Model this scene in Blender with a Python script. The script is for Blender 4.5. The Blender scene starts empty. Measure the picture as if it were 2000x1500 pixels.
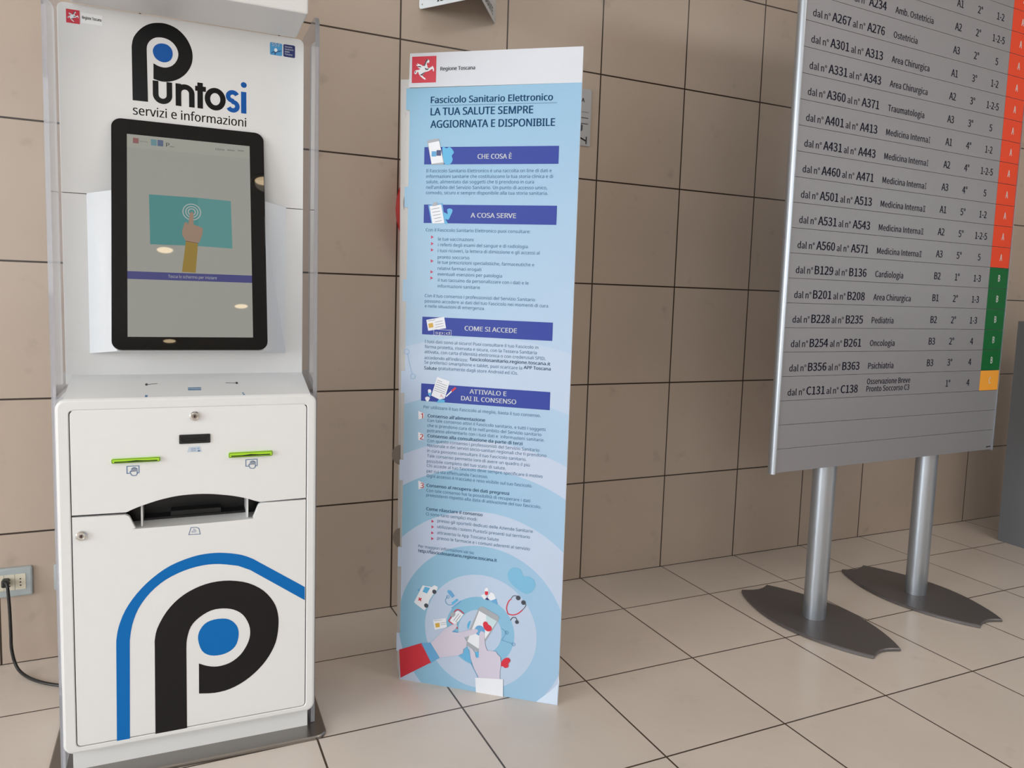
import bpy, bmesh, math, random
from mathutils import Vector, Matrix
from mathutils.geometry import tessellate_polygon
SC = bpy.context.scene
COL = SC.collection
PI = math.pi
T = 0.40            # wall tile width in metres

# ------------------------------------------------------------------ camera
cd = bpy.data.cameras.new('camera'); cam = bpy.data.objects.new('camera', cd); COL.objects.link(cam)
cam.matrix_world = Matrix([[0.898178, 0.011839, -0.439472, -1.167991], [-0.438221, 0.104097, -0.892819, -2.735009], [0.035178, 0.994497, 0.098686, 1.19235], [0.0, 0.0, 0.0, 1.0]])
cd.sensor_width = 36; cd.lens = 27.5151
cd.shift_x = -0.02679; cd.shift_y = -0.01755
cd.clip_start = 0.05
SC.camera = cam
# ------------------------------------------------------------------ world, daylight, exposure
SC.view_settings.view_transform = 'Standard'; SC.view_settings.look = 'None'
SC.view_settings.exposure = 0.0; SC.view_settings.gamma = 1.0; SC.view_settings.use_curve_mapping = False
W = bpy.data.worlds.new('world'); SC.world = W; W.use_nodes = True
W.node_tree.nodes['Background'].inputs[0].default_value = (0.80, 0.90, 1.0, 1)
W.node_tree.nodes['Background'].inputs[1].default_value = 0.5
def area(name, loc, target, sx, sy, power, col=(1, 1, 1)):
    l = bpy.data.lights.new(name, 'AREA'); l.shape = 'RECTANGLE'; l.size = sx; l.size_y = sy; l.energy = power; l.color = col
    o = bpy.data.objects.new(name, l); COL.objects.link(o); o.location = loc
    o.rotation_euler = (Vector(target) - Vector(loc)).to_track_quat('-Z', 'Y').to_euler(); return o
ROOM_X0, ROOM_X1, ROOM_Y0, CEIL = -8.0, 7.0, -7.6, 3.4
area('daylight_left_window', (ROOM_X0 - 0.25, -2.8, 1.85), (0, -1.4, 1.2), 4.4, 3.0, 430, (0.94, 0.97, 1.0))
area('daylight_front_window', (-4.4, ROOM_Y0 - 0.25, 2.1), (-0.6, 0, 1.7), 5.6, 2.3, 150, (0.97, 0.98, 1.0))
area('right_fill_light', (ROOM_X1 + 0.25, -6.0, 2.1), (1.2, -1.0, 1.8), 2.8, 2.3, 60, (0.97, 0.98, 1.0))  # added fill from the right, no known window there

# ------------------------------------------------------------------ materials
def lin(c): return tuple(((v/255)/12.92 if v/255 <= .04045 else ((v/255+.055)/1.055)**2.4) for v in c)
MATS = {}
def mat(name, c, rough=.5, metal=0., spec=.5, coat=0., emit=None, estr=0.):
    if name in MATS: return MATS[name]
    m = bpy.data.materials.new(name); m.use_nodes = True; b = m.node_tree.nodes['Principled BSDF']
    b.inputs['Base Color'].default_value = (*lin(c), 1); b.inputs['Roughness'].default_value = rough
    b.inputs['Metallic'].default_value = metal; b.inputs['Specular IOR Level'].default_value = spec
    b.inputs['Coat Weight'].default_value = coat; b.inputs['Coat Roughness'].default_value = .03
    if emit: b.inputs['Emission Color'].default_value = (*lin(emit), 1); b.inputs['Emission Strength'].default_value = estr
    MATS[name] = m; return m
def noisy(m, amount=.06, scale=6., detail=3.):
    nt = m.node_tree; b = nt.nodes['Principled BSDF']; c = tuple(b.inputs['Base Color'].default_value)
    tc = nt.nodes.new('ShaderNodeTexCoord'); n = nt.nodes.new('ShaderNodeTexNoise'); n.inputs['Scale'].default_value = scale; n.inputs['Detail'].default_value = detail
    mx = nt.nodes.new('ShaderNodeMix'); mx.data_type = 'RGBA'
    mx.inputs[6].default_value = tuple(v*(1-amount) for v in c[:3]) + (1,); mx.inputs[7].default_value = tuple(min(1, v*(1+amount)) for v in c[:3]) + (1,)
    nt.links.new(tc.outputs['Object'], n.inputs['Vector']); nt.links.new(n.outputs['Fac'], mx.inputs[0]); nt.links.new(mx.outputs[2], b.inputs['Base Color'])
    return m
def tiles(name, c, joint, ax, ox, px, ay, oy, py, hw, rough, scuff):
    m = mat(name, c, rough); nt = m.node_tree; b = nt.nodes['Principled BSDF']; N = nt.nodes.new; lk = nt.links.new
    g = N('ShaderNodeNewGeometry'); s = N('ShaderNodeSeparateXYZ'); lk(g.outputs['Position'], s.inputs[0])
    def mth(op, a, v=None):
        n = N('ShaderNodeMath'); n.operation = op
        for i, q in ((0, a), (1, v)):
            if q is None: continue
            if isinstance(q, (int, float)): n.inputs[i].default_value = q
            else: lk(q, n.inputs[i])
        return n.outputs[0]
    dx = mth('PINGPONG', mth('SUBTRACT', s.outputs[ax], ox), px/2); dy = mth('PINGPONG', mth('SUBTRACT', s.outputs[ay], oy), py/2)
    j = mth('MAXIMUM', mth('LESS_THAN', dx, hw), mth('LESS_THAN', dy, hw))
    ix = mth('FLOOR', mth('DIVIDE', mth('SUBTRACT', s.outputs[ax], ox), px)); iy = mth('FLOOR', mth('DIVIDE', mth('SUBTRACT', s.outputs[ay], oy), py))
    cb = N('ShaderNodeCombineXYZ'); lk(ix, cb.inputs[0]); lk(iy, cb.inputs[1])
    wn = N('ShaderNodeTexWhiteNoise'); wn.noise_dimensions = '3D'; lk(cb.outputs[0], wn.inputs['Vector'])
    n1 = N('ShaderNodeTexNoise'); n1.inputs['Scale'].default_value = 3.2; n1.inputs['Detail'].default_value = 4; lk(g.outputs['Position'], n1.inputs['Vector'])
    n2 = N('ShaderNodeTexNoise'); n2.inputs['Scale'].default_value = 11; n2.inputs['Detail'].default_value = 3; lk(g.outputs['Position'], n2.inputs['Vector'])
    sc = mth('MULTIPLY', mth('MAXIMUM', mth('SUBTRACT', n2.outputs['Fac'], .63), 0.), scuff)
    v = mth('SUBTRACT', mth('ADD', mth('MULTIPLY', wn.outputs['Value'], .06), mth('ADD', mth('MULTIPLY', n1.outputs['Fac'], .16), .89)), sc)
    base = N('ShaderNodeVectorMath'); base.operation = 'SCALE'; base.inputs[0].default_value = lin(c); lk(v, base.inputs['Scale'])
    mx = N('ShaderNodeMix'); mx.data_type = 'RGBA'; lk(j, mx.inputs[0]); lk(base.outputs[0], mx.inputs[6]); mx.inputs[7].default_value = (*lin(joint), 1)
    lk(mx.outputs[2], b.inputs['Base Color'])
    bp = N('ShaderNodeBump'); bp.inputs['Strength'].default_value = .5; bp.inputs['Distance'].default_value = .002; bp.invert = True; lk(j, bp.inputs['Height']); lk(bp.outputs[0], b.inputs['Normal'])
    return m
def acrylic(name, tint, refl_tint=(1, 1, 1)):
    m = bpy.data.materials.new(name); m.use_nodes = True; nt = m.node_tree; nt.nodes.clear(); N = nt.nodes.new
    o = N('ShaderNodeOutputMaterial'); mx = N('ShaderNodeMixShader'); f = N('ShaderNodeFresnel'); f.inputs[0].default_value = 1.49
    t = N('ShaderNodeBsdfTransparent'); t.inputs[0].default_value = (*tint, 1); g = N('ShaderNodeBsdfGlossy'); g.inputs['Roughness'].default_value = .01; g.inputs[0].default_value = (*refl_tint, 1)
    nt.links.new(f.outputs[0], mx.inputs[0]); nt.links.new(t.outputs[0], mx.inputs[1]); nt.links.new(g.outputs[0], mx.inputs[2]); nt.links.new(mx.outputs[0], o.inputs[0]); return m

WHITE = mat('white_lacquer', (226, 226, 226), .32); OFFW = mat('white_back_panel', (218, 217, 216), .38); HOUS = mat('white_housing', (212, 214, 217), .4)
BLACK = mat('black_print', (5, 5, 6), .22, 0, .25); CHAR = mat('charcoal_print', (26, 25, 26), .3, 0, .25)
BLUE = mat('blue_print', (0, 106, 182), .3, 0, .25); BLUE2 = mat('logo_blue', (2, 82, 160), .3, 0, .25)
INK = mat('icon_ink', (62, 100, 150), .5); RED = mat('emblem_red', (196, 42, 62), .45)
STEEL = mat('brushed_steel', (150, 146, 142), .32, 1.0); CHROME = mat('chrome', (215, 212, 208), .12, 1.0)
GAP = mat('dark_gap', (18, 18, 18), .8); BPLAS = mat('black_plastic', (14, 14, 15), .35); KEYH = mat('keyhole', (70, 35, 35), .4, .5)
GREEN = mat('lime_plastic', (158, 205, 40), .25, 0, .5, .3, (150, 210, 30), .12)
DOORW = mat('white_door', (229, 229, 229), .3)
ALU = mat('satin_aluminium', (176, 182, 190), .36, .85); FOOT = mat('grey_steel_plate', (112, 109, 110), .40, .6)
SLAT = noisy(mat('grey_metallic_slat', (140, 139, 143), .44, .25), .02, 2.)
NAVY = mat('navy_lettering', (14, 17, 42), .55, 0, .2); TAGW = mat('white_lettering', (238, 238, 236), .5)
ORANGE = mat('orange_tag', (226, 70, 34), .55, 0, .25); TGREEN = mat('green_tag', (0, 96, 44), .55, 0, .25); YEL = mat('amber_tag', (236, 160, 54), .55, 0, .25)
CARD = mat('white_cardboard', (222, 222, 222), .6); CARDB = noisy(mat('brown_cardboard', (120, 108, 98), .8), .15, 60.)
TEAL = mat('title_ink', (16, 82, 128), .5, 0, .25); TXT = mat('text_ink', (50, 94, 130), .5, 0, .25); TXTB = mat('bold_text_ink', (16, 76, 116), .5, 0, .25)
BAND = mat('band_blue', (44, 62, 150), .5, 0, .3); PW = mat('paper_white', (226, 228, 234), .5); SKY = mat('splat_blue', (86, 172, 216), .5)
PGREY = mat('phone_grey', (160, 164, 170), .5); GOLD = mat('chip_gold', (206, 164, 62), .5); PRED = mat('print_red', (204, 38, 58), .5)
SKIN = mat('print_skin', (202, 194, 210), .5); DENIM = mat('print_denim', (98, 160, 206), .5); DKG = mat('print_dark', (62, 66, 76), .5)
MAG = mat('bullet_red', (190, 44, 88), .5); LIN = mat('link_ink', (90, 150, 190), .5); SLEEVE = mat('print_sleeve_red', (196, 36, 52), .5)
SGREY = mat('wall_sign_grey', (176, 176, 178), .45); SWH = mat('hanging_sign_white', (216, 220, 224), .4); SBK = mat('sign_black', (25, 25, 28), .5)
HYD = mat('hydrant_red', (168, 22, 28), .35); PLATE = mat('socket_plate', (168, 176, 178), .35); MODU = mat('socket_cream', (214, 206, 188), .4)
CABLE = mat('black_cable', (14, 14, 14), .4); PART = mat('grey_partition_laminate', (116, 120, 126), .45)
CLEAR = acrylic('clear_acrylic', (.975, .975, .98)); EDGE = acrylic('acrylic_edge', (.86, .87, .92))
_nt = EDGE.node_tree; _o = [n for n in _nt.nodes if n.type == 'OUTPUT_MATERIAL'][0]; _m0 = _o.inputs[0].links[0].from_node
_d = _nt.nodes.new('ShaderNodeBsdfDiffuse'); _d.inputs[0].default_value = (.74, .74, .79, 1); _mm = _nt.nodes.new('ShaderNodeMixShader'); _mm.inputs[0].default_value = .32  # pale diffuse mixed in to imitate bright highlights along the sheet edges
_nt.links.new(_m0.outputs[0], _mm.inputs[1]); _nt.links.new(_d.outputs[0], _mm.inputs[2]); _nt.links.new(_mm.outputs[0], _o.inputs[0]); GLASS = acrylic('window_glass', (.95, .97, .97))
CEILM = mat('ceiling_white', (236, 234, 230), .8); PAINT = mat('painted_wall', (226, 223, 218), .7); FRAME = mat('window_frame', (170, 172, 174), .4, .5)

# ------------------------------------------------------------------ mesh builder
_cap = {}
import os
def typeface(n):        # the typefaces that ship inside Blender; its built-in one if they are missing
    try: return bpy.data.fonts.load(os.path.join(bpy.utils.system_resource('DATAFILES', path='fonts'), n))
    except Exception: return None
HUMANIST, GROTESK = typeface('NotoSansHebrew-Regular.woff2'), typeface('Noto Sans CJK Regular.woff2')
FONT = [HUMANIST]
def text_mesh(s):
    c = bpy.data.curves.new('t', 'FONT'); c.body = s; c.size = 1; c.font = FONT[0] or c.font; c.resolution_u = 2
    o = bpy.data.objects.new('t', c); COL.objects.link(o); bpy.context.view_layer.update()
    me = bpy.data.meshes.new_from_object(o.evaluated_get(bpy.context.evaluated_depsgraph_get()))
    vs = [v.co.copy() for v in me.vertices]; fs = [tuple(p.vertices) for p in me.polygons]
    bpy.data.objects.remove(o); bpy.data.curves.remove(c); bpy.data.meshes.remove(me); return vs, fs
def catmull(p, n=6, closed=False):
    out = []; k = len(p)
    for i in range(k if closed else k-1):
        a, b, c, d = (p[(i-1) % k], p[i], p[(i+1) % k], p[(i+2) % k]) if closed else (p[max(i-1, 0)], p[i], p[i+1], p[min(i+2, k-1)])
        for j in range(n):
            t = j/n
            out.append(tuple(.5*(2*b[q]+(c[q]-a[q])*t+(2*a[q]-5*b[q]+4*c[q]-d[q])*t*t+(3*b[q]-a[q]-3*c[q]+d[q])*t**3) for q in range(len(b))))
    if not closed: out.append(tuple(p[-1]))
    return out
def rrect(x0, z0, x1, z1, r, n=6, corners=(1, 1, 1, 1)):
    out = []
    for (cx, cz, a, on) in ((x1-r, z0+r, -90, corners[0]), (x1-r, z1-r, 0, corners[1]), (x0+r, z1-r, 90, corners[2]), (x0+r, z0+r, 180, corners[3])):
        if on and r > 0: out += [(cx+r*math.cos(math.radians(a+90*i/n)), cz+r*math.sin(math.radians(a+90*i/n))) for i in range(n+1)]
        else: out.append((cx+math.copysign(r, 1 if a in (-90, 0) else -1), cz+math.copysign(r, 1 if a in (0, 90) else -1)))
    return out
def ell(cx, cz, rx, rz=None, n=28, rot=0, a0=0, a1=360):
    rz = rz or rx; m = n if a1-a0 >= 360 else n+1; out = []
    for i in range(m):
        a = math.radians(a0+(a1-a0)*i/n); x, z = rx*math.cos(a), rz*math.sin(a); out.append((cx+x*math.cos(rot)-z*math.sin(rot), cz+x*math.sin(rot)+z*math.cos(rot)))
    return out
EPS = .00025
class MB:
    def __init__(s): s.v = []; s.f = []; s.m = []; s.mats = []
    def mi(s, m):
        if m not in s.mats: s.mats.append(m)
        return s.mats.index(m)
    def add(s, vs, fs, m):
        b = len(s.v); s.v += [tuple(q) for q in vs]; k = s.mi(m)
        for f in fs: s.f.append([b+i for i in f]); s.m.append(k)
    def box(s, x0, x1, y0, y1, z0, z1, m):
        vs = [(x, y, z) for x in (x0, x1) for y in (y0, y1) for z in (z0, z1)]
        s.add(vs, [(0, 1, 3, 2), (4, 6, 7, 5), (0, 4, 5, 1), (2, 3, 7, 6), (0, 2, 6, 4), (1, 5, 7, 3)], m)
    def prism(s, pts, y0, y1, m, bev=0., front=None):
        """pts in (x,z), counter-clockwise seen from -y; y0 front, y1 back; bev rounds the front rim"""
        if bev > 0:     # points closer than the bevel would fold over when inset
            keep = []
            for q in pts:
                if not keep or math.hypot(q[0]-keep[-1][0], q[1]-keep[-1][1]) > bev*.9: keep.append(q)
            pts = keep
        n = len(pts); tri = tessellate_polygon([[Vector((a, b, 0)) for a, b in pts]])
        ar = sum(pts[i][0]*pts[(i+1) % n][1]-pts[(i+1) % n][0]*pts[i][1] for i in range(n))
        if ar < 0: pts = pts[::-1]; tri = tessellate_polygon([[Vector((a, b, 0)) for a, b in pts]])
        rings = []
        if bev > 0:
            def inset(d):
                o = []
                for i in range(n):
                    p, q, r = Vector(pts[i-1]), Vector(pts[i]), Vector(pts[(i+1) % n])
                    e1 = (q-p); e2 = (r-q); e1 = e1.normalized() if e1.length > 1e-9 else e2.normalized(); e2 = e2.normalized() if e2.length > 1e-9 else e1
                    nn = Vector((-e1.y-e2.y, e1.x+e2.x)); nn = nn.normalized() if nn.length > 1e-6 else Vector((-e1.y, e1.x))
                    c = max(.4, nn.dot(Vector((-e1.y, e1.x)))); o.append(tuple(q+nn*(d/c)))
                return o
            for k in range(3):
                a = PI/2*k/2; rings.append((inset(bev*(1-math.sin(a))), y0+bev*(1-math.cos(a))))
        else: rings.append((pts, y0))
        rings.append((pts, y1))
        vs = []; 
        for pp, y in rings: vs += [(a, y, b) for a, b in pp]
        fs = []
        for k in range(len(rings)-1):
            for i in range(n):
                j = (i+1) % n; fs.append((k*n+i, k*n+j, (k+1)*n+j, (k+1)*n+i))
        s.add(vs, fs, m)
        s.add([(a, rings[0][1], b) for a, b in rings[0][0]], [t for t in tessellate_polygon([[Vector((a, b, 0)) for a, b in rings[0][0]]])], front or m)
        s.add([(a, y1, b) for a, b in pts], [t[::-1] for t in tri], m)
    def flat(s, pts, m, layer=1):
        tri = tessellate_polygon([[Vector((a, b, 0)) for a, b in pts]])
        s.add([(a, -layer*EPS, b) for a, b in pts], tri, m)
    def ring(s, outer, inner, y0, y1, m):
        n = len(outer); vs = [(a, y, b) for pp, y in ((outer, y0), (inner, y0), (inner, y1), (outer, y1)) for a, b in pp]; fs = []
        for k in range(4):
            for i in range(n):
                j = (i+1) % n; k2 = (k+1) % 4; fs.append((k*n+i, k2*n+i, k2*n+j, k*n+j))
        s.add(vs, fs, m)
    def stroke(s, pts, w, m, layer=1, closed=False):
        p = [Vector(q) for q in pts]; k = len(p); L = []; Rr = []
        for i in range(k):
            a = p[i-1] if (i > 0 or closed) else p[i]; b = p[(i+1) % k] if (i < k-1 or closed) else p[i]
            e1 = (p[i]-a); e2 = (b-p[i]); e1 = e1.normalized() if e1.length > 1e-9 else e2.normalized(); e2 = e2.normalized() if e2.length > 1e-9 else e1
            nn = Vector((-e1.y-e2.y, e1.x+e2.x)); nn = nn.normalized() if nn.length > 1e-6 else Vector((-e1.y, e1.x))
            c = max(.5, nn.dot(Vector((-e1.y, e1.x)))); L.append(p[i]+nn*w/2/c); Rr.append(p[i]-nn*w/2/c)
        vs = [(q.x, -layer*EPS, q.y) for q in L+Rr]; fs = []
        for i in range(k if closed else k-1):
            j = (i+1) % k; fs.append((k+i, k+j, j, i))
        s.add(vs, fs, m)
    def text(s, t, x, z, w, cap, m, bold=0., layer=1, center=False):
        """lettering whose baseline starts at (x,z), fitted to width w (or free when w is None); cap = capital height"""
        kf = str(FONT[0])
        if kf not in _cap: _cap[kf] = max(q.y for q in text_mesh('H')[0])
        vs, fs = text_mesh(t)
        if not vs: return 0
        a = min(q.x for q in vs); b = max(q.x for q in vs); k = cap/_cap[kf]; d = bold*cap*1.1
        sx = (w-2*d)/(b-a) if w and w > 0 else k*(-w if w else 1)
        ox = x-(b-a)*sx/2 if center else x+d
        for dx, dz in ([(0, 0)] if bold < .006 else [(-d, 0), (d, 0)] if bold < .02 else [(-d, d*.3), (0, -d*.3), (d, d*.3)]):   # a heavier face is struck several times, side by side
            s.add([(ox+(q.x-a)*sx+dx, -layer*EPS, z+q.y*k+dz) for q in vs], fs, m)
        return (b-a)*sx+2*d
    def lathe(s, prof, m, c=(0, 0, 0), axis='z', n=28, sx=1., sy=1.):
        vs = []; fs = []
        for r, h in prof:
            for i in range(n):
                a = 2*PI*i/n; p = (r*sx*math.cos(a), r*sy*math.sin(a), h)
                if axis == 'y': p = (p[0], p[2], p[1])
                vs.append((p[0]+c[0], p[1]+c[1], p[2]+c[2]))
        for k in range(len(prof)-1):
            for i in range(n):
                j = (i+1) % n; fs.append((k*n+i, k*n+j, (k+1)*n+j, (k+1)*n+i))
        fs.append(tuple(range(n))[::-1]); fs.append(tuple((len(prof)-1)*n+i for i in range(n)))
        s.add(vs, fs, m)
    def tube(s, pts, r, m, n=10):
        P = [Vector(q) for q in pts]; vs = []; fs = []
        for i, p in enumerate(P):
            t = (P[min(i+1, len(P)-1)]-P[max(i-1, 0)]).normalized(); a = t.orthogonal().normalized() if i == 0 else (a - t*a.dot(t)).normalized(); b = t.cross(a)
            vs += [p+a*r*math.cos(2*PI*k/n)+b*r*math.sin(2*PI*k/n) for k in range(n)]
        for i in range(len(P)-1):
            for k in range(n): fs.append((i*n+k, i*n+(k+1) % n, (i+1)*n+(k+1) % n, (i+1)*n+k))
        fs.append(tuple(range(n))); fs.append(tuple((len(P)-1)*n+k for k in range(n)))
        s.add(vs, fs, m)
    def build(s, name, parent=None, smooth=False, loc=(0, 0, 0), rot=(0, 0, 0)):
        me = bpy.data.meshes.new(name); me.from_pydata(s.v, [], s.f)
        for q in s.mats: me.materials.append(q)
        me.polygons.foreach_set('material_index', s.m); me.update()
        o = bpy.data.objects.new(name, me); COL.objects.link(o); o.location = loc; o.rotation_euler = rot
        if smooth:
            bm = bmesh.new(); bm.from_mesh(me); bmesh.ops.remove_doubles(bm, verts=bm.verts, dist=1e-6); bmesh.ops.recalc_face_normals(bm, faces=bm.faces)
            for f in bm.faces: f.smooth = True
            for e in bm.edges:
                if len(e.link_faces) == 2:
                    an = e.calc_face_angle(0)
                    if an > math.radians(22) or (an > math.radians(3) and max(abs(f.normal.y) for f in e.link_faces) > .99999): e.smooth = False
            bm.to_mesh(me); bm.free()
        if parent: o.parent = parent
        return o
def empty(name, loc, rz, label, cat, group=None):
    o = bpy.data.objects.new(name, None); COL.objects.link(o); o.location = loc; o.rotation_euler = (0, 0, rz); o.empty_display_size = .1
    o['label'] = label; o['category'] = cat
    if group: o['group'] = group
    return o
def tag(o, label, cat): o['label'] = label; o['category'] = cat; return o
def struct(o): o['kind'] = 'structure'; return o
def lab(o, l): o['label'] = l; return o

# ------------------------------------------------------------------ room
WALLM = tiles('wall_tile', (184, 167, 152), (52, 38, 28), 0, 0., T, 2, 0., 0.40594, .0028, .30, 1.3)
FLOORM = tiles('floor_tile', (214, 202, 192), (72, 58, 48), 0, 0.00337, 0.40258, 1, 0.09344, 0.42387, .0026, .28, .6)
b = MB(); b.box(ROOM_X0, ROOM_X1, ROOM_Y0, 0, -.1, 0, FLOORM); struct(b.build('floor'))
b = MB(); b.box(ROOM_X0, ROOM_X1, 0, .15, 0, CEIL, WALLM); struct(b.build('wall_back'))
b = MB(); b.box(ROOM_X0, ROOM_X1, ROOM_Y0, 0, CEIL, CEIL+.15, CEILM); struct(b.build('ceiling'))
def window_wall(side, name, x0, x1, z0, z1):
    """wall with one big opening; built in a local x-z plane, then turned into place"""
    b = MB(); ln = -ROOM_Y0 if side != 'front' else ROOM_X1-ROOM_X0
    b.box(0, x0, 0, .15, 0, CEIL, PAINT); b.box(x1, ln, 0, .15, 0, CEIL, PAINT); b.box(x0, x1, 0, .15, 0, z0, PAINT); b.box(x0, x1, 0, .15, z1, CEIL, PAINT)
    fr = MB(); k = 4
    fr.box(x0, x1, .04, .11, z0, z0+.06, FRAME); fr.box(x0, x1, .04, .11, z1-.06, z1, FRAME)
    for i in range(k+1):
        x = x0+(x1-x0-.06)*i/k; fr.box(x, x+.06, .04, .11, z0+.06, z1-.06, FRAME)
    pn = MB(); pn.box(x0+.02, x1-.02, .072, .078, z0+.02, z1-.02, GLASS)
    if side == 'left': loc, rot = (ROOM_X0, 0, 0), (0, 0, -PI/2)
    elif side == 'right': loc, rot = (ROOM_X1, 0, 0), (0, 0, -PI/2)
    else: loc, rot = (ROOM_X1, ROOM_Y0, 0), (0, 0, PI)
    w = struct(b.build('wall_'+side, None, False, loc, rot))
    if side == 'left':      # local y must point outwards (-x)
        w.scale = (1, -1, 1)
    f = struct(fr.build(name, None, False, loc, rot)); f.scale = w.scale
    pn.build('window_pane', f)
window_wall('left', 'window_1', .5, 5.1, .3, 3.36)
window_wall('front', 'window_2', 8.5, 14.3, .9, 3.3)
window_wall('right', 'added_window', 4.5, 7.5, .9, 3.3)  # opening added to let the right-hand fill in
TRIM = mat('downlight_trim', (225, 220, 210), .3, .3); BULB = mat('warm_bulb', (255, 240, 215), .4, 0, .5, 0, (255, 226, 180), 14.)
SPOTS = [(-1.342, -5.077, ''), (-.727, -6.264, ''), (-1.398, -7.257, ''), (-.655, -3.895, ''), (4.30, -2.20, '')]
DL = ['second of the ceiling downlights from the tiled wall, left row', 'middle downlight of the right row, mirrored low in the kiosk screen', 'farthest downlight from the tiled wall, mirrored on the lower bezel', 'downlight nearest the kiosk, mirrored on the right bezel', 'lone ceiling downlight out beyond the directory board']
EXTRA = [(x, y, '') for x in (-4.4, 4.3) for y in (-2.2, -3.9, -5.6) if (x, y) != (4.3, -2.2)]  # unseen downlights added beyond the mirrored ones, as warm fill
for (x, y, _), l in zip(SPOTS + EXTRA, DL + ['warm recessed downlight added to the ceiling as unseen fill']*len(EXTRA)):
    e = empty('downlight', (x, y, CEIL), 0, l, 'downlight', 'ceiling downlights')
    b = MB(); b.lathe([(.060, -.002), (.085, -.002), (.088, -.008), (.080, -.014), (.062, -.010), (.060, -.002)], TRIM); b.build('trim_ring', e, True)
    b = MB(); b.lathe([(.001, -.006), (.058, -.006), (.060, -.001), (.001, -.001)], BULB); b.build('lamp_disc', e, True)
    l = bpy.data.lights.new('downlight_lamp', 'SPOT'); l.energy = 10; l.color = (1, .86, .66); l.spot_size = 2.2; l.spot_blend = .8; l.shadow_soft_size = .06
    o = bpy.data.objects.new('downlight_lamp', l); COL.objects.link(o); o.location = (0, 0, -.02); o.parent = e

e = empty('ceiling_fill_panel', (2.3, -3.3, CEIL), 0, 'wide flush light panel added over the lobby as unseen fill', 'ceiling light')  # unseen panel added to brighten the floor and upper wall from overhead
b = MB(); b.box(-1.55, 1.55, -.65, .65, -.03, -.001, TRIM); b.build('panel_frame', e)
b = MB(); b.box(-1.5, 1.5, -.6, .6, -.034, -.03, mat('fill_diffuser', (240, 240, 236), .5, 0, .5, 0, (255, 250, 240), 1.5)); b.build('diffuser', e)
l = bpy.data.lights.new('panel_fill', 'AREA'); l.shape = 'RECTANGLE'; l.size = 3.0; l.size_y = 1.2; l.energy = 26; l.color = (1, .97, .93)
o = bpy.data.objects.new('panel_fill', l); COL.objects.link(o); o.location = (0, 0, -.04); o.parent = e

# ------------------------------------------------------------------ information kiosk (local: x along front, y backwards, z up)
K = empty('information_kiosk', (-0.813, -0.716, 0), math.radians(-1.5), 'tall white self-service information kiosk with tilted touch screen and clear side panels', 'kiosk')
b = MB(); pts = rrect(-.600, -.42, .038, .042, .03)
vs = pts; n = len(vs)
def slab(mb, pts, z0, z1, m, bev):
    c = Vector((sum(q[0] for q in pts)/len(pts), sum(q[1] for q in pts)/len(pts))); n = len(pts); rings = [(1, z0), (1, z1-bev), (None, z1)]
    V = []
    for k, z in rings:
        for i, q in enumerate(pts):
            if k: V.append((q[0], q[1], z))
            else:
                p0, p2 = Vector(pts[i-1]), Vector(pts[(i+1) % n]); t = (p2-p0).normalized(); nn = Vector((t.y, -t.x)); 
                if nn.dot(Vector(q)-c) > 0: nn = -nn
                V.append((q[0]+nn.x*bev, q[1]+nn.y*bev, z))
    F = [(k*n+i, k*n+(i+1) % n, (k+1)*n+(i+1) % n, (k+1)*n+i) for k in range(2) for i in range(n)]
    mb.add(V, F, m)
    tri = tessellate_polygon([[Vector((V[2*n+i][0], V[2*n+i][1], 0)) for i in range(n)]]); mb.add(V[2*n:], tri, m); mb.add(V[:n], [t[::-1] for t in tri], m)
slab(b, [(x, -y) for x, y in pts], 0, .010, STEEL, .003); lab(b.build('base_plate', K, True), 'dark brushed steel floor plate')
b = MB(); b.box(-.545, -.005, .020, .36, .010, .085, WHITE); b.build('plinth', K)
# cabinet shell: front frame with opening, sides, back, bottom, top
b = MB(); outer = rrect(-.562, .060, .010, .905, .022, 6); inner = rrect(-.5355, .0755, -.0125, .8805, .010, 6)
def bev_ring(mb, outer, inner, y0, y1, m, bv):
    n = len(outer); cx = sum(q[0] for q in outer)/n; cz = sum(q[1] for q in outer)/n
    def off(pp, d):
        o = []
        for i in range(len(pp)):
            p0, p2 = Vector(pp[i-1]), Vector(pp[(i+1) % len(pp)]); t = (p2-p0).normalized(); o.append((pp[i][0]-t.y*d, pp[i][1]+t.x*d))
        return o
    R_ = [(inner, y1), (inner, y0+bv*.3), (off(inner, -bv*.3), y0), (off(outer, bv), y0), (off(outer, bv*.3), y0+bv*.3), (outer, y0+bv), (outer, y1)]
    V = [(a, y, z) for pp, y in R_ for a, z in pp]; k = len(R_)
    mb.add(V, [(r*n+i, r*n+(i+1) % n, (r+1)*n+(i+1) % n, (r+1)*n+i) for r in range(k-1) for i in range(n)], m)
bev_ring(b, outer, inner, 0, .030, WHITE, .006); b.build('front_frame', K, True)
b = MB(); b.box(-.558, -.550, .030, .34, .085, .895, WHITE); b.box(-.002, .004, .030, .34, .085, .895, WHITE); b.box(-.55, -.002, .332, .34, .085, .93, WHITE); b.box(-.55, -.002, .030, .332, .085, .092, WHITE)
b.box(-.55, -.002, .13, .135, .092, .90, GAP); b.build('cabinet_shell', K)
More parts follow.
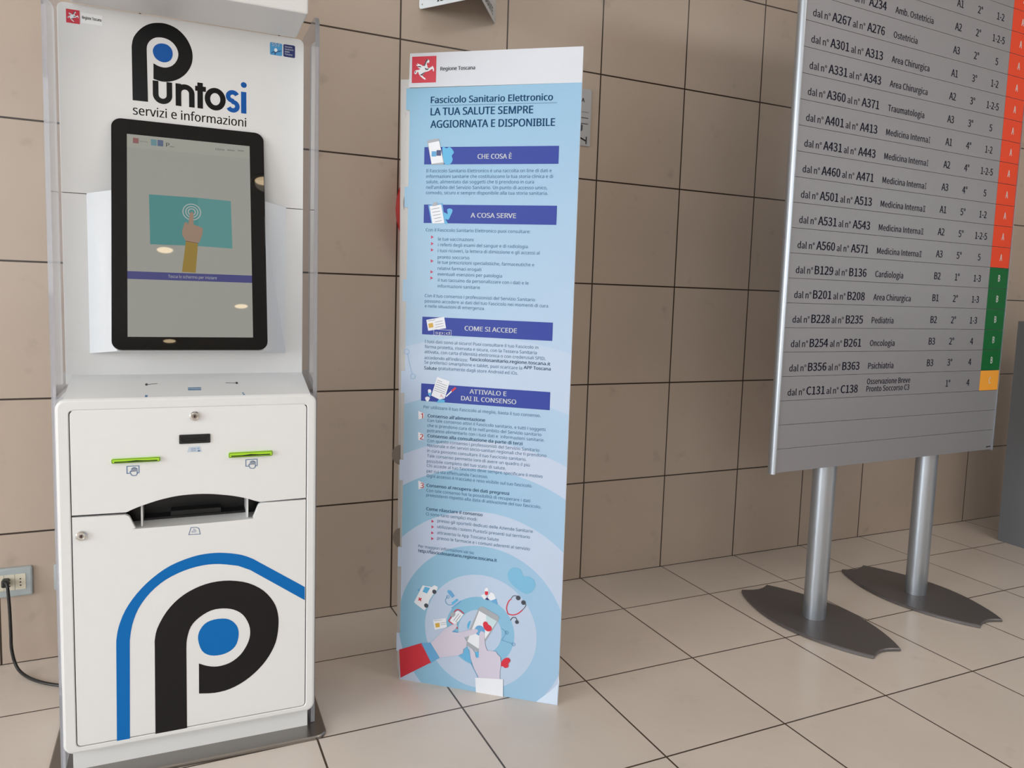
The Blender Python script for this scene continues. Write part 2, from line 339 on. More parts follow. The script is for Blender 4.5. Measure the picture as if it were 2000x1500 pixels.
# doors
UE = [(-0.4616, 0.6339), (-0.4298, 0.6329), (-0.4206, 0.6354), (-0.4123, 0.6394), (-0.3939, 0.6464), (-0.3618, 0.6562), (-0.3362, 0.6619), (-0.3103, 0.6656), (-0.2789, 0.6666), (-0.2453, 0.665), (-0.213, 0.6602), (-0.1857, 0.6547), (-0.1562, 0.6462), (-0.1395, 0.6394), (-0.1263, 0.6349), (-0.1113, 0.6344)]
LE = [(-0.4617, 0.6301), (-0.4249, 0.6291), (-0.4188, 0.6255), (-0.4151, 0.6205), (-0.4054, 0.5975), (-0.4033, 0.5944), (-0.3997, 0.5929), (-0.2759, 0.5922), (-0.1488, 0.5935), (-0.1423, 0.5964), (-0.132, 0.6225), (-0.1273, 0.6294), (-0.1198, 0.6321), (-0.1113, 0.6322)]
zU = .6365; zL = .632
up = [(-.5335, zU)] + [(x, max(z, zU-.002)) for x, z in catmull(UE[1:-1], 3)] + [(-.0145, zU)]
up += rrect(-.5335, .70, -.0145, .8785, .009, 5, (0, 1, 1, 0))[1:-1]
b = MB(); b.prism(up, .001, .014, DOORW, .0012); UD = b.build('upper_door', K, True)
lo = rrect(-.5335, .0775, -.0145, .2, .009, 5, (1, 0, 0, 1)); lo = [q for q in lo if q[1] < .15]
right = [(-.0145, zL)]; left = [(-.5335, zL)]
# order: bottom corners then up the right side, along the notch to the left
br = [q for q in lo if q[0] > -.27]; bl = [q for q in lo if q[0] <= -.27]
edge = [(x, min(z, zL+.002)) for x, z in catmull(LE[1:-1], 3)][::-1]
b = MB(); b.prism(br+right+edge+left+bl, .001, .014, DOORW, .0012); LD = b.build('lower_door', K, True)
# logo on the lower door
b = MB()
o1 = [(-0.3681, 0.0743), (-0.367, 0.2911)] + catmull([(-0.3671, 0.3103), (-0.3612, 0.3413), (-0.3405, 0.3807), (-0.3123, 0.4107), (-0.2783, 0.4305), (-0.24, 0.441), (-0.1973, 0.4407), (-0.1538, 0.4286), (-0.1175, 0.404), (-0.093, 0.3707), (-0.0826, 0.3387), (-0.0813, 0.3025), (-0.0878, 0.2628), (-0.1051, 0.2271), (-0.1297, 0.1975), (-0.1622, 0.1727), (-0.1983, 0.1575), (-0.2339, 0.154), (-0.2696, 0.1591)], 3)
o1 += catmull([(-0.2694, 0.2373), (-0.249, 0.2271), (-0.2257, 0.2221), (-0.1981, 0.2266), (-0.1741, 0.2425), (-0.1572, 0.2674), (-0.1499, 0.293), (-0.1527, 0.3201), (-0.1667, 0.3475), (-0.1877, 0.3638), (-0.2132, 0.3709), (-0.2404, 0.3696), (-0.2674, 0.3558), (-0.2866, 0.3353), (-0.2956, 0.3052), (-0.2973, 0.2795)], 3) + [(-0.2975, 0.0746)]
b.flat(o1, CHAR, 1)
b.flat([(-0.4513, 0.0717), (-0.449, 0.3047)] + catmull([(-0.4486, 0.3256), (-0.4432, 0.3581), (-0.4284, 0.3976), (-0.4036, 0.4349), (-0.3707, 0.4682), (-0.3301, 0.4952), (-0.2814, 0.5115), (-0.2434, 0.5157), (-0.2087, 0.5131), (-0.1695, 0.5035), (-0.1417, 0.4895)], 3) + [(-0.0162, 0.4005), (-0.0161, 0.365), (-0.1497, 0.4623)] + catmull([(-0.1775, 0.4762), (-0.2205, 0.486), (-0.2589, 0.4871), (-0.3005, 0.4789), (-0.3415, 0.4608), (-0.3747, 0.4336), (-0.4005, 0.3977), (-0.4147, 0.3579), (-0.4202, 0.321)], 3) + [(-0.4235, 0.0725)], BLUE, 1)
b.flat(catmull([(-0.2709, 0.3012), (-0.2657, 0.3243), (-0.2503, 0.3406), (-0.2251, 0.3456), (-0.1996, 0.3405), (-0.1819, 0.3223), (-0.1768, 0.2994), (-0.182, 0.2736), (-0.196, 0.2582), (-0.2177, 0.2512), (-0.243, 0.2538), (-0.2623, 0.2693)], 3, True), BLUE, 1)
b.build('door_logo', LD, False, (0, .0008, 0))
# icons
def hand_icon(mb, q, rect, W_):
    (x0, z1), (x1, z0) = rect
    w = x1-x0; h = z1-z0
    mb.stroke([(x0+.25*w, z0), (x0, z0), (x0, z1), (x1, z1), (x1, z0+.02*h), (x0+.80*w, z0)], W_, INK)
    hx = x0+.28*w; fw = .115*w
    mb.stroke(catmull([(hx+.02*w, z0+.02*h), (hx-.03*w, z0+.2*h), (hx+.04*w, z0+.3*h), (hx+.10*w, z0+.2*h)], 4), W_, INK)
    for k in range(4):
        a = hx+.10*w+k*fw; t = z0+(.62, .72, .70, .58)[k]*h
        mb.stroke([(a, z0+.2*h), (a, t), (a+fw*.5, t+.08*h), (a+fw, t), (a+fw, z0+.2*h)], W_*.9, INK)
    mb.stroke(catmull([(hx+.02*w, z0+.02*h), (hx+.08*w, z0-.22*h), (hx+.25*w, z0-.36*h), (hx+.45*w, z0-.33*h), (hx+.56*w, z0-.12*h), (hx+.56*w, z0+.2*h)], 4), W_, INK)
b = MB()
hand_icon(b, 0, [(-0.4201, 0.7447), (-0.3949, 0.7278)], .0016); b.build('hand_icon', UD, False, (0, .0008, 0)); b = MB(); hand_icon(b, 0, [(-0.1591, 0.745), (-0.1328, 0.7282)], .0016)
b.build('hand_icon', UD, False, (0, .0008, 0)); b = MB(); cp = [(-0.2872, 0.7837), (-0.2628, 0.784), (-0.2588, 0.7702), (-0.2917, 0.771)]
b.flat(cp, mat('pale_print', (196, 208, 220), .5), 1); cx = (cp[0][0]+cp[2][0])/2; cz = (cp[0][1]+cp[2][1])/2
for k in range(3): b.stroke([(cx-.010, cz+.003-.003*k), (cx+.001, cz+.003-.003*k)], .0008, INK, 2)
b.flat(rrect(cx+.005, cz-.005, cx+.010, cz-.002, .0005), INK, 2); b.flat(rrect(cx+.004, cz+.0005, cx+.008, cz+.004, .0005), mat('soft_blue_print', (140, 170, 205), .5), 2)
b.build('card_icon', UD, False, (0, .0008, 0))
b = MB(); dp = [(-0.2844, 0.5848), (-0.2724, 0.5842), (-0.2668, 0.5811), (-0.2641, 0.5669), (-0.2895, 0.5675)]
b.stroke(dp, .0014, INK, 1, True); dx = dp[0][0]; dz = (dp[0][1]+dp[4][1])/2
for k in range(2): b.stroke([(dx+.001, dz-.0005-.003*k), (dx+.012, dz+.0002-.003*k)], .001, INK)
b.stroke([(dx+.006, dz+.0055), (dx+.006, dz+.003), (dx+.010, dz+.003)], .001, INK); b.build('document_icon', LD, False, (0, .0008, 0))
# locks
def lock(q, par):
    b = MB(); x, z = q
    b.lathe([(.0115, .001), (.0115, -.0035), (.0095, -.006), (.0075, -.0062), (.0072, -.0045), (.0005, -.0045)], CHROME, (x, 0, z), 'y', 24)
    b.flat(ell(x, z, .0052), STEEL, .0046/EPS); b.flat(ell(x, z+.0006, .0022), KEYH, .0048/EPS); b.flat([(x-.001, z), (x+.001, z), (x+.0014, z-.0035), (x-.0014, z-.0035)], KEYH, .0048/EPS)
    b.build('lock', par, True)
lock((-0.2741, 0.8587), UD); lock((-0.5153, 0.5879), LD)
# card reader
q = [(-0.3087, 0.7894), (-0.2401, 0.8173)]
b = MB(); x0, z0, x1, z1 = q[0][0], q[0][1]+.003, q[1][0], q[1][1]-.003
bev_ring(b, rrect(x0, z0, x1, z1, .002, 3), rrect(x0+.006, z0+.006, x1-.006, z1-.006, .001, 3), -.0025, .004, BPLAS, .001)
b.box(x0+.005, x1-.005, .0005, .003, z0+.005, z1-.005, BPLAS); b.box(x0+.008, x1-.008, -.0015, .001, (z0+z1)/2+.0012, (z0+z1)/2+.006, BPLAS); b.box(x0+.008, x1-.008, -.0008, .001, (z0+z1)/2-.001, (z0+z1)/2+.0008, GAP)
b.build('card_reader', UD)
# lime ticket slots
def slot(a, c_):
    (x0, z1), (x1, z0) = a, c_
    b = MB(); pts = rrect(x0, z0, x1, z1, .003, 4); b.prism(pts, -.006, .003, GREEN, .002)
    h = z1-z0; mid = (x0+x1)/2
    lp = [(x0+.006, z0+.42*h), (mid-.02, z0+.42*h), (mid, z0+.55*h), (mid+.02, z0+.42*h), (x1-.006, z0+.42*h), (x1-.006, z0+.22*h), (x0+.006, z0+.22*h)]
    b.flat(lp, GAP, .0063/EPS); b.stroke(rrect(x0+.0012, z0+.0012, x1-.0012, z1-.0012, .0022, 4), .0011, mat('dark_green_rim', (60, 92, 18), .4), .0061/EPS, True)
    b.build('ticket_slot', UD, True)
s = [(-0.4516, 0.7651), (-0.3496, 0.7646), (-0.4512, 0.7534), (-0.3497, 0.7537)]; slot((s[0][0], (s[0][1]+s[1][1])/2), (s[3][0], (s[2][1]+s[3][1])/2))
s = [(-0.1991, 0.7658), (-0.0966, 0.7659), (-0.1983, 0.7524), (-0.0966, 0.753)]; slot((s[0][0], (s[0][1]+s[1][1])/2), (s[3][0], (s[2][1]+s[3][1])/2))
# paper tray behind the notch
b = MB(); tl, tr_ = [(-0.4128, 0.605), (-0.1357, 0.6151)]
fz = LE[7][1]
b.add([(tl[0]-.01, .012, fz-.002), (tr_[0]+.01, .012, fz-.002), (tr_[0]+.01, .07, fz+.004), (tl[0]-.01, .07, fz+.004)], [(0, 1, 2, 3)], WHITE)
xa, xb = [(-0.3893, 0.6181), (-0.1562, 0.627)]
b.box(xa[0]-.004, xa[0], .02, .12, fz, fz+.09, WHITE); b.box(xb[0], xb[0]+.004, .02, .12, fz, fz+.09, WHITE)
b.box(tl[0]-.012, xa[0]-.004, .06, .064, fz-.002, fz+.09, BPLAS); b.box(xb[0]+.004, tr_[0]+.012, .06, .064, fz-.002, fz+.09, BPLAS); b.build('paper_tray', K)
b = MB(); b.box(xa[0]+.001, xb[0]-.001, .058, .12, fz+.0035, fz+.0085, BPLAS); b.box(xa[0]+.001, xb[0]-.001, .10, .12, fz+.0085, fz+.09, BPLAS)
b.box(xa[0]+.06, xb[0]-.058, .062, .10, fz+.0085, fz+.019, BPLAS); b.box(xa[0]+.062, xb[0]-.060, .0615, .10, fz+.019, fz+.0205, BPLAS); b.build('printer_mouth', K)
# sloping shelf with stickers
b = MB(); b.prism([(.002, .878), (.16, .92), (.16, .9428), (.005, .9060), (.002, .903)], -.545, -.005, WHITE)
b.v = [(y, x, z) for x, y, z in b.v]
SH = b.build('shelf', K, True)
def STK(fn):
    global b
    b = MB(); fn(); b.build('shelf_sticker', SH, False, (0, 0, .905), (-math.atan2(.16, .038), 0, 0))
for a, c_ in [[(-0.288, 0.0636), (-0.2587, 0.045)], [(-0.3806, 0.0188), (-0.3752, 0.0057)], [(-0.1664, 0.021), (-0.1622, 0.0149)], [(-0.1652, 0.0113), (-0.1605, 0.0056)]]:
    STK(lambda: b.flat([(a[0], c_[1]), (c_[0], c_[1]), (c_[0], a[1]), (a[0], a[1])], mat('sticker_blue', (70, 120, 165), .4), 1))
ls = [(-0.3799, 0.09), (-0.3558, 0.0952), (-0.2011, 0.0928), (-0.1744, 0.0901), (-0.2881, 0.0547), (-0.2585, 0.053)]
STK(lambda: (b.stroke(ls[:2], .0025, CHAR, 1), b.flat(ell(*ls[0], .003, .008, 10), CHAR, 1)))
STK(lambda: (b.stroke(ls[2:4], .0025, CHAR, 1), b.flat(ell(*ls[3], .003, .008, 10), CHAR, 1)))
STK(lambda: b.stroke(ls[4:6], .003, PW, 2))
# back panels
b = MB(); b.prism(rrect(-.557, 1.3800, -.004, 1.815, .014, 6, (0, 1, 1, 0)), .160, .190, OFFW, .001); BP = b.build('upper_back_panel', K, True)
b = MB(); b.prism([(-.557, .92), (-.004, .92), (-.004, 1.3785), (-.557, 1.3785)], .160, .190, OFFW, .0008); b.build('lower_back_panel', K, True)
b = MB(); b.box(-.529, -.023, -.050, .158, 1.815, 2.12, OFFW); hd = b.build('header_box', K)
bv = hd.modifiers.new('b', 'BEVEL'); bv.width = .004; bv.segments = 2
# logos on the upper back panel
b = MB()
b.flat([(-0.4035, 1.6106)] + catmull([(-0.4039, 1.7362), (-0.3996, 1.7577), (-0.3848, 1.7797), (-0.3664, 1.7941), (-0.3462, 1.8006), (-0.3258, 1.8009), (-0.3035, 1.793), (-0.2847, 1.7756), (-0.2735, 1.7544), (-0.2698, 1.734), (-0.2731, 1.712), (-0.2843, 1.691), (-0.3008, 1.6753), (-0.3197, 1.6662), (-0.3385, 1.6632), (-0.3577, 1.667)], 3) + catmull([(-0.3573, 1.7041), (-0.3455, 1.6987), (-0.3306, 1.6976), (-0.3156, 1.7046), (-0.3049, 1.7195), (-0.3021, 1.736), (-0.3076, 1.7512), (-0.3188, 1.7622), (-0.3336, 1.767), (-0.3503, 1.7656), (-0.3633, 1.7568), (-0.37, 1.7454), (-0.3716, 1.7353)], 3) + [(-0.3702, 1.6109)], BLACK, 1)
b.flat(catmull([(-0.3584, 1.7334), (-0.3531, 1.7461), (-0.3412, 1.7531), (-0.3263, 1.7522), (-0.3167, 1.743), (-0.3146, 1.7301), (-0.3192, 1.7173), (-0.3305, 1.7101), (-0.3435, 1.7109), (-0.3542, 1.7189)], 3, True), BLUE2, 1)
# rounded geometric word beside the P: u n t o s i
def circ(a0, a1, cx, cz, r, n=16): return [(cx+r*math.cos(math.radians(a0+(a1-a0)*i/n)), cz+r*math.sin(math.radians(a0+(a1-a0)*i/n))) for i in range(n+1)]
wl = [(-0.3595, 1.6135), (-0.3165, 1.6141), (-0.309, 1.611), (-0.2662, 1.6123), (-0.2592, 1.6099), (-0.2476, 1.6105), (-0.243, 1.6078), (-0.1942, 1.6117), (-0.1938, 1.6068), (-0.1613, 1.6086), (-0.1581, 1.609), (-0.1452, 1.6098), (-0.1451, 1.6635), (-0.2588, 1.6722)]
zb = sum(q[1] for q in wl[:12])/12 - .0005; xh = wl[12][1]-zb; sw = xh*.235; r = None
def U(x0, x1, flip):
    r = (x1-x0)/2-sw/2; cx = (x0+x1)/2
    if flip: b.stroke([(x0+sw/2, zb), (x0+sw/2, zb+xh-r-sw/2)]+circ(180, 0, cx, zb+xh-r-sw/2, r)+[(x1-sw/2, zb)], sw, BLACK); b.flat([(x0, zb), (x0+sw, zb), (x0+sw, zb+xh), (x0, zb+xh)], BLACK, 2)
    else: b.stroke([(x0+sw/2, zb+xh), (x0+sw/2, zb+r+sw/2)]+circ(180, 360, cx, zb+r+sw/2, r)+[(x1-sw/2, zb+xh)], sw, BLACK)
U(wl[0][0], wl[1][0], False); U(wl[2][0], wl[3][0], True)
tx = (wl[4][0]+wl[5][0])/2; b.flat([(tx-sw/2, zb), (tx+sw/2, zb), (tx+sw/2, wl[13][1]), (tx-sw/2, wl[13][1])], BLACK, 1); b.flat([(tx-sw*.9, zb+xh-sw*.95), (tx+sw*1.05, zb+xh-sw*.95), (tx+sw*1.05, zb+xh), (tx-sw*.9, zb+xh)], BLACK, 2)
ox = (wl[6][0]+wl[7][0])/2; ro = (wl[7][0]-wl[6][0])/2; b.stroke(ell(ox, zb+xh/2, ro-sw/2, xh/2-sw*.44, 28), sw, BLACK, 1, True)
sx0, sx1 = wl[8][0], wl[9][0]; scx = (sx0+sx1)/2; sr = xh/4-sw*.24; srx = (sx1-sx0)/2-sw*.42
sp = [(scx+srx*math.cos(math.radians(a)), zb+xh*.72+sr*math.sin(math.radians(a))) for a in range(25, 271, 20)]+[(scx+srx*math.cos(math.radians(a)), zb+xh*.28+sr*math.sin(math.radians(a))) for a in range(85, -161, -20)]
b.stroke(catmull(sp, 2), sw*.86, BLUE2, 1)
ix = wl[11][0]; b.flat([(ix-sw, zb), (ix, zb), (ix, zb+xh), (ix-sw, zb+xh)], BLUE2, 1); b.flat(ell(ix-sw*.48, zb+xh*1.32, sw*.56), BLUE2, 1)
t = ('servizi e informazioni', -0.4033, 1.5772, 0.2577); b.text(t[0], t[1], t[2], t[3], .0215, BLACK, .012)
b.build('wordmark', BP, False, (0, .160, 0))
PEG = [(0.583, 0.859), (0.639, 0.899), (0.672, 0.859), (0.717, 0.838), (0.722, 0.798), (0.694, 0.737), (0.628, 0.758), (0.606, 0.697), (0.639, 0.636), (0.65, 0.566), (0.717, 0.545), (0.772, 0.576), (0.828, 0.596), (0.839, 0.636), (0.883, 0.586), (0.917, 0.515), (0.906, 0.414), (0.872, 0.424), (0.861, 0.505), (0.806, 0.505), (0.739, 0.455), (0.661, 0.424), (0.561, 0.404), (0.506, 0.354), (0.472, 0.303), (0.428, 0.273), (0.494, 0.212), (0.561, 0.172), (0.583, 0.111), (0.528, 0.121), (0.45, 0.172), (0.361, 0.242), (0.306, 0.313), (0.272, 0.384), (0.25, 0.434), (0.217, 0.394), (0.183, 0.333), (0.117, 0.343), (0.094, 0.404), (0.128, 0.455), (0.183, 0.485), (0.25, 0.485), (0.306, 0.505), (0.361, 0.525), (0.306, 0.545), (0.228, 0.586), (0.306, 0.596), (0.217, 0.636), (0.161, 0.697), (0.25, 0.677), (0.206, 0.747), (0.306, 0.707), (0.406, 0.667), (0.472, 0.616), (0.506, 0.677), (0.539, 0.747)]
PEGD = [[(0.583, 0.859), (0.639, 0.899), (0.661, 0.848), (0.606, 0.788), (0.572, 0.707), (0.528, 0.616), (0.494, 0.646), (0.539, 0.747)], [(0.328, 0.293), (0.428, 0.273), (0.506, 0.354), (0.561, 0.404), (0.494, 0.384), (0.406, 0.333)], [(0.217, 0.636), (0.306, 0.596), (0.406, 0.586), (0.35, 0.636)], [(0.528, 0.576), (0.606, 0.525), (0.717, 0.535), (0.65, 0.475), (0.561, 0.485)], [(0.117, 0.424), (0.183, 0.455), (0.161, 0.394), (0.128, 0.374)]]
PEGC = mat('emblem_dark', (60, 62, 72), .5)
def emblem(mb, x0, z0, x1, z1, layer=1):
    mb.flat([(x0, z0), (x1, z0), (x1, z1), (x0, z1)], RED, layer); f = lambda q: (x0+q[0]*(x1-x0), z0+q[1]*(z1-z0))
    mb.flat([f(q) for q in PEG], PW, layer+1)
    for pp in PEGD: mb.flat([f(q) for q in pp], PEGC, layer+2)
b = MB(); e = [(-0.5387, 1.7697), (-0.511, 1.8006)]; emblem(b, e[0][0], e[0][1], e[1][0], e[1][1])
st_ = [(-0.5084, 1.773), (-0.4646, 1.797)]; b.flat([(st_[0][0], st_[0][1]), (st_[1][0], st_[0][1]), (st_[1][0], st_[1][1]), (st_[0][0], st_[1][1])], mat('label_white', (232, 232, 232), .4), 1)
t = ('Regione Toscana', -0.5062, 1.783, 0.0394); b.text(t[0], t[1], t[2], t[3], .0068, BLACK, .02, 2); b.build('region_emblem', BP, False, (0, .160, 0))
b = MB(); e = [(-0.0881, 1.7654), (-0.0582, 1.7964), (-0.0552, 1.7649), (-0.0261, 1.7962)]
LB = mat('health_blue', (72, 150, 200), .4); DB = mat('health_navy', (28, 40, 100), .4)
b.flat(rrect(e[0][0], e[0][1], e[1][0], e[1][1], .003, 4), LB, 1); b.flat(rrect(e[2][0], e[0][1], e[3][0], e[1][1], .003, 4), DB, 1)
ex, ez, ew, eh = e[0][0], e[0][1], e[1][0]-e[0][0], e[1][1]-e[0][1]
b.text('SST', ex+.15*ew, ez+.72*eh, .70*ew, .26*eh, PW, .02, 2); b.flat(ell(ex+.48*ew, ez+.42*eh, .13*ew, .15*eh, 14), PW, 2)
b.stroke(catmull([(ex+.12*ew, ez+.12*eh), (ex+.3*ew, ez+.26*eh), (ex+.45*ew, ez+.20*eh), (ex+.6*ew, ez+.30*eh), (ex+.92*ew, ez+.42*eh)], 4), .0016, DB, 3); b.stroke([(ex+.40*ew, ez+.05*eh), (ex+.45*ew, ez+.22*eh)], .002, DB, 3)
for k, (s_, wd) in enumerate((('Servizio', .62), ('Sanitario', .72), ('della', .4), ('Toscana', .62))): b.text(s_, e[2][0]+.12*ew, ez+(.76-.2*k)*eh, wd*ew, .12*eh, PW, .03, 2)
b.build('health_service_logo', BP, False, (0, .160, 0))
# screen housing, screen
b = MB(); t12 = math.tan(math.radians(12))
hb = [(-.505, .16, .996), (-.047, .16, .996), (-.047, .16, 1.381), (-.505, .16, 1.381)]; hf = [(-.440, .060, 1.010), (-.112, .060, 1.010), (-.112, .128, 1.392), (-.440, .128, 1.392)]
b.add(hb+hf, [(0, 1, 5, 4), (1, 2, 6, 5), (2, 3, 7, 6), (3, 0, 4, 7), (4, 5, 6, 7), (3, 2, 1, 0)], HOUS); b.build('screen_housing', K)
SG = mat('glossy_black_bezel', (3, 3, 4), .015, 0, .35)
b = MB(); b.prism(rrect(-.450, -.006, -.104, .557, .022, 8), 0, .020, SG, .0015); TS = b.build('touch_screen', K, True, (0, .040, 1.020), (math.radians(-12), 0, 0))
def scr(n_, c, e=.42): return mat('screen_'+n_, tuple(int(v*.25) for v in c), .015, 0, .5, 0, c, e)
b = MB(); A0, A1, B0, B1 = -.4165, -.1385, .0255, .5190
b.flat([(A0, B0), (A1, B0), (A1, B1), (A0, B1)], scr('grey', (200, 200, 190)), 1); b.flat([(A0, .486), (A1, .486), (A1, B1), (A0, B1)], scr('pale', (206, 206, 194)), 2)
tp = [(-0.3696, 0.3732), (-0.1854, 0.3713), (-0.1834, 0.2496), (-0.3678, 0.2504), (-0.2617, 0.3735), (-0.2601, 0.2516)]
b.flat([tp[3], tp[5], tp[4], tp[0]], scr('teal', (98, 176, 174)), 2); b.flat([tp[5], tp[2], tp[1], tp[4]], scr('teal_light', (112, 184, 182)), 2)
sk = scr('skin', (196, 164, 140)); wt = scr('white', (225, 228, 225)); ind = scr('indigo', (86, 88, 160)); ye = scr('ochre', (190, 158, 70))
c0 = [(-0.2754, 0.3364), (-0.2554, 0.3379)]; rr = c0[1][0]-c0[0][0]
for k in (1, .68, .40): b.stroke(ell(c0[0][0], c0[0][1], rr*k, rr*k, 28), .0022, wt, 3, True)
b.flat([(-0.2839, 0.3036), (-0.2795, 0.334), (-0.2751, 0.3368), (-0.2714, 0.3338), (-0.2721, 0.3056), (-0.2643, 0.3028), (-0.2507, 0.2971), (-0.2516, 0.283), (-0.2554, 0.2712), (-0.2592, 0.2599), (-0.2813, 0.2606), (-0.2905, 0.2642), (-0.2976, 0.2781), (-0.2968, 0.2904), (-0.2919, 0.3084), (-0.2864, 0.3104)], sk, 4)
b.flat([(-0.2894, 0.2622), (-0.2622, 0.2576), (-0.2682, 0.1848), (-0.2988, 0.1856)], ye, 4); b.stroke([(-0.2901, 0.2626), (-0.2622, 0.2584)], .0016, scr('rust', (150, 110, 80)), 5)
bb = [(-0.4141, 0.1827), (-0.1359, 0.1827), (-0.1354, 0.1638), (-0.4135, 0.1642)]; z0b = (bb[2][1]+bb[3][1])/2; z1b = (bb[0][1]+bb[1][1])/2
b.flat([(A0, z0b), (A1, z0b), (A1, z1b), (A0, z1b)], ind, 3)
t = ('Tocca lo schermo per iniziare', -0.3292, 0.1704, 0.1087); b.text(t[0], t[1], (z0b+z1b)/2-.0035, t[3], .0072, wt, .005, 4)
lg = [(-0.4036, 0.4974), (-0.3912, 0.5107), (-0.3895, 0.5023), (-0.3724, 0.503), (-0.3646, 0.496), (-0.3512, 0.5116), (-0.3376, 0.4978), (-0.3315, 0.4964), (-0.3147, 0.4995), (-0.2188, 0.5004), (-0.1988, 0.5094), (-0.192, 0.5012), (-0.1741, 0.5078), (-0.1668, 0.5026), (-0.1523, 0.5077)]
b.flat([lg[0], (lg[1][0], lg[0][1]), lg[1], (lg[0][0], lg[1][1])], scr('rose', (180, 120, 120)), 3); gy = scr('mid_grey', (110, 112, 110)); b.text('Regione Toscana', lg[2][0], lg[2][1], lg[3][0]-lg[2][0], .003, gy, 0, 3)
b.flat(rrect(lg[4][0], lg[4][1], lg[5][0]-.001, lg[5][1], .001, 2), scr('sky', (130, 180, 190)), 3); b.flat(rrect(lg[5][0]+.001, lg[4][1], lg[6][0], lg[5][1], .001, 2), scr('slate', (110, 130, 165)), 3)
b.text('P', lg[7][0], lg[7][1], .008, .010, gy, .02, 3); b.text('untosi', lg[7][0]+.0085, lg[7][1], .009, .003, gy, .02, 3)
for (i, s_) in ((9, 'nzio'), (11, 'area SST'), (13, '12:36')): 
    if i == 9: b.text('nizio', lg[9][0], lg[9][1], lg[10][0]-lg[9][0], .0052, gy, .01, 3)
    else: b.stroke([(lg[i][0], lg[i][1]+.002), (lg[i+1][0], lg[i][1]+.002)], .0030, scr('soft_grey', (160, 162, 156)), 3)
lab(b.build('display', TS), 'lit display with a pointing hand')
# clear side panels
for nm, x0, x1 in (('left', -.5715, -.5615), ('right', .0055, .0155)):
    b = MB(); pr = rrect(.030, .011, .30, 1.842, .026, 8, (0, 0, 1, 0)); b.prism(pr, x0, x1, CLEAR)
    b.v = [(y, x, z) for x, y, z in b.v]
    for i, f_ in enumerate(b.f):
        vs_ = [b.v[k] for k in f_]
        if len({round(q[0], 5) for q in vs_}) > 1: b.m[i] = b.mi(EDGE)
    b.build('acrylic_side_panel', K, True)

# ------------------------------------------------------------------ cardboard totem (local x along front, y backwards)
TO = empty('cardboard_totem', (-0.518, -0.529, 0), math.radians(-40.325), 'tall pale blue cardboard totem about the electronic health file, standing right of the kiosk', 'totem')
m = mat('totem_print', (186, 208, 232), .45); nt = m.node_tree; N = nt.nodes.new; lk = nt.links.new
tc = N('ShaderNodeTexCoord'); sp_ = N('ShaderNodeSeparateXYZ'); lk(tc.outputs['Object'], sp_.inputs[0])
cx_ = N('ShaderNodeCombineXYZ'); lk(sp_.outputs[0], cx_.inputs[0]); lk(sp_.outputs[2], cx_.inputs[1])
dv = N('ShaderNodeVectorMath'); dv.operation = 'DISTANCE'; lk(cx_.outputs[0], dv.inputs[0]); dv.inputs[1].default_value = (.2515, .185, 0)
rp = N('ShaderNodeValToRGB'); rp.color_ramp.interpolation = 'CONSTANT'; els = rp.color_ramp.elements; els[1].position = 1.0; els[1].color = (.35, .35, .35, 1)
for pos, v in ((0, .15), (.066, 1), (.104, .1), (.168, .75), (.254, .05), (.356, .7), (.482, .0), (.565, .5), (.70, .12), (.86, .35)):
    if pos == 0: e_ = els[0]
    else: e_ = els.new(pos)
    e_.color = (v, v, v, 1)
lk(dv.outputs['Value'], rp.inputs[0])
gx = N('ShaderNodeMapRange'); gx.inputs['From Max'].default_value = .5; lk(sp_.outputs[0], gx.inputs['Value'])
cb_ = N('ShaderNodeMix'); cb_.data_type = 'RGBA'; lk(gx.outputs[0], cb_.inputs[0]); cb_.inputs[6].default_value = (*lin((104, 172, 200)), 1); cb_.inputs[7].default_value = (*lin((142, 184, 214)), 1)
gz = N('ShaderNodeMapRange'); gz.inputs['From Min'].default_value = 1.0; gz.inputs['From Max'].default_value = 1.75; lk(sp_.outputs[2], gz.inputs['Value'])
cl_ = N('ShaderNodeMix'); cl_.data_type = 'RGBA'; lk(gz.outputs[0], cl_.inputs[0]); cl_.inputs[6].default_value = (*lin((186, 198, 220)), 1); cl_.inputs[7].default_value = (*lin((138, 178, 208)), 1)
mx_ = N('ShaderNodeMix'); mx_.data_type = 'RGBA'; lk(rp.outputs[0], mx_.inputs[0]); lk(cl_.outputs[2], mx_.inputs[6]); lk(cb_.outputs[2], mx_.inputs[7]); lk(mx_.outputs[2], nt.nodes['Principled BSDF'].inputs['Base Color'])
TP = m
wT = .4925; le = [(.004, 0), (.001, .07), (-.004, .115)]
# left rim with tabs: pairs of heights where the tab sticks out
tabs = [[1.7391, 1.68], [1.4665, 1.4089], [1.2037, 1.1418], [0.9395, 0.8748], [0.6755, 0.614], [0.4105, 0.3508], [0.1445, 0.0883]]
rim = [(0.001, 1.741)]
for a, c_ in tabs: rim += [(-.0115, a), (-.0115, c_), (.000, c_)] if a > 1.7 else [(.000, a), (-.0115, a), (-.0115, c_), (.000, c_)]
rim += [(.000, 0.)]
b = MB(); b.prism([(wT, 0), (wT, 1.741)]+rim[1:], 0, .006, CARD, 0, TP)
b.prism([(wT, 1.741), (wT, 1.834), (-.002, 1.834), (-.004, 1.741)], 0, .006, CARD, 0, mat('totem_white_print', (206, 209, 217), .45)); FP = b.build('front_panel', TO)
wingp = [[-0.0421, 0.0741], [-0.0421, 0.0741]]
b = MB(); wx, wy = wingp[0]
b.add([(.002, .006, 0), (wx, wy, 0), (wx-.022, wy+.004, 1.785), (-.002, .006, 1.765)], [(0, 1, 2, 3)], CARD); b.add([(.006, .006, 0), (wx+.004, wy+.002, 0), (wx-.018, wy+.006, 1.785), (.002, .006, 1.765)], [(3, 2, 1, 0)], CARDB)
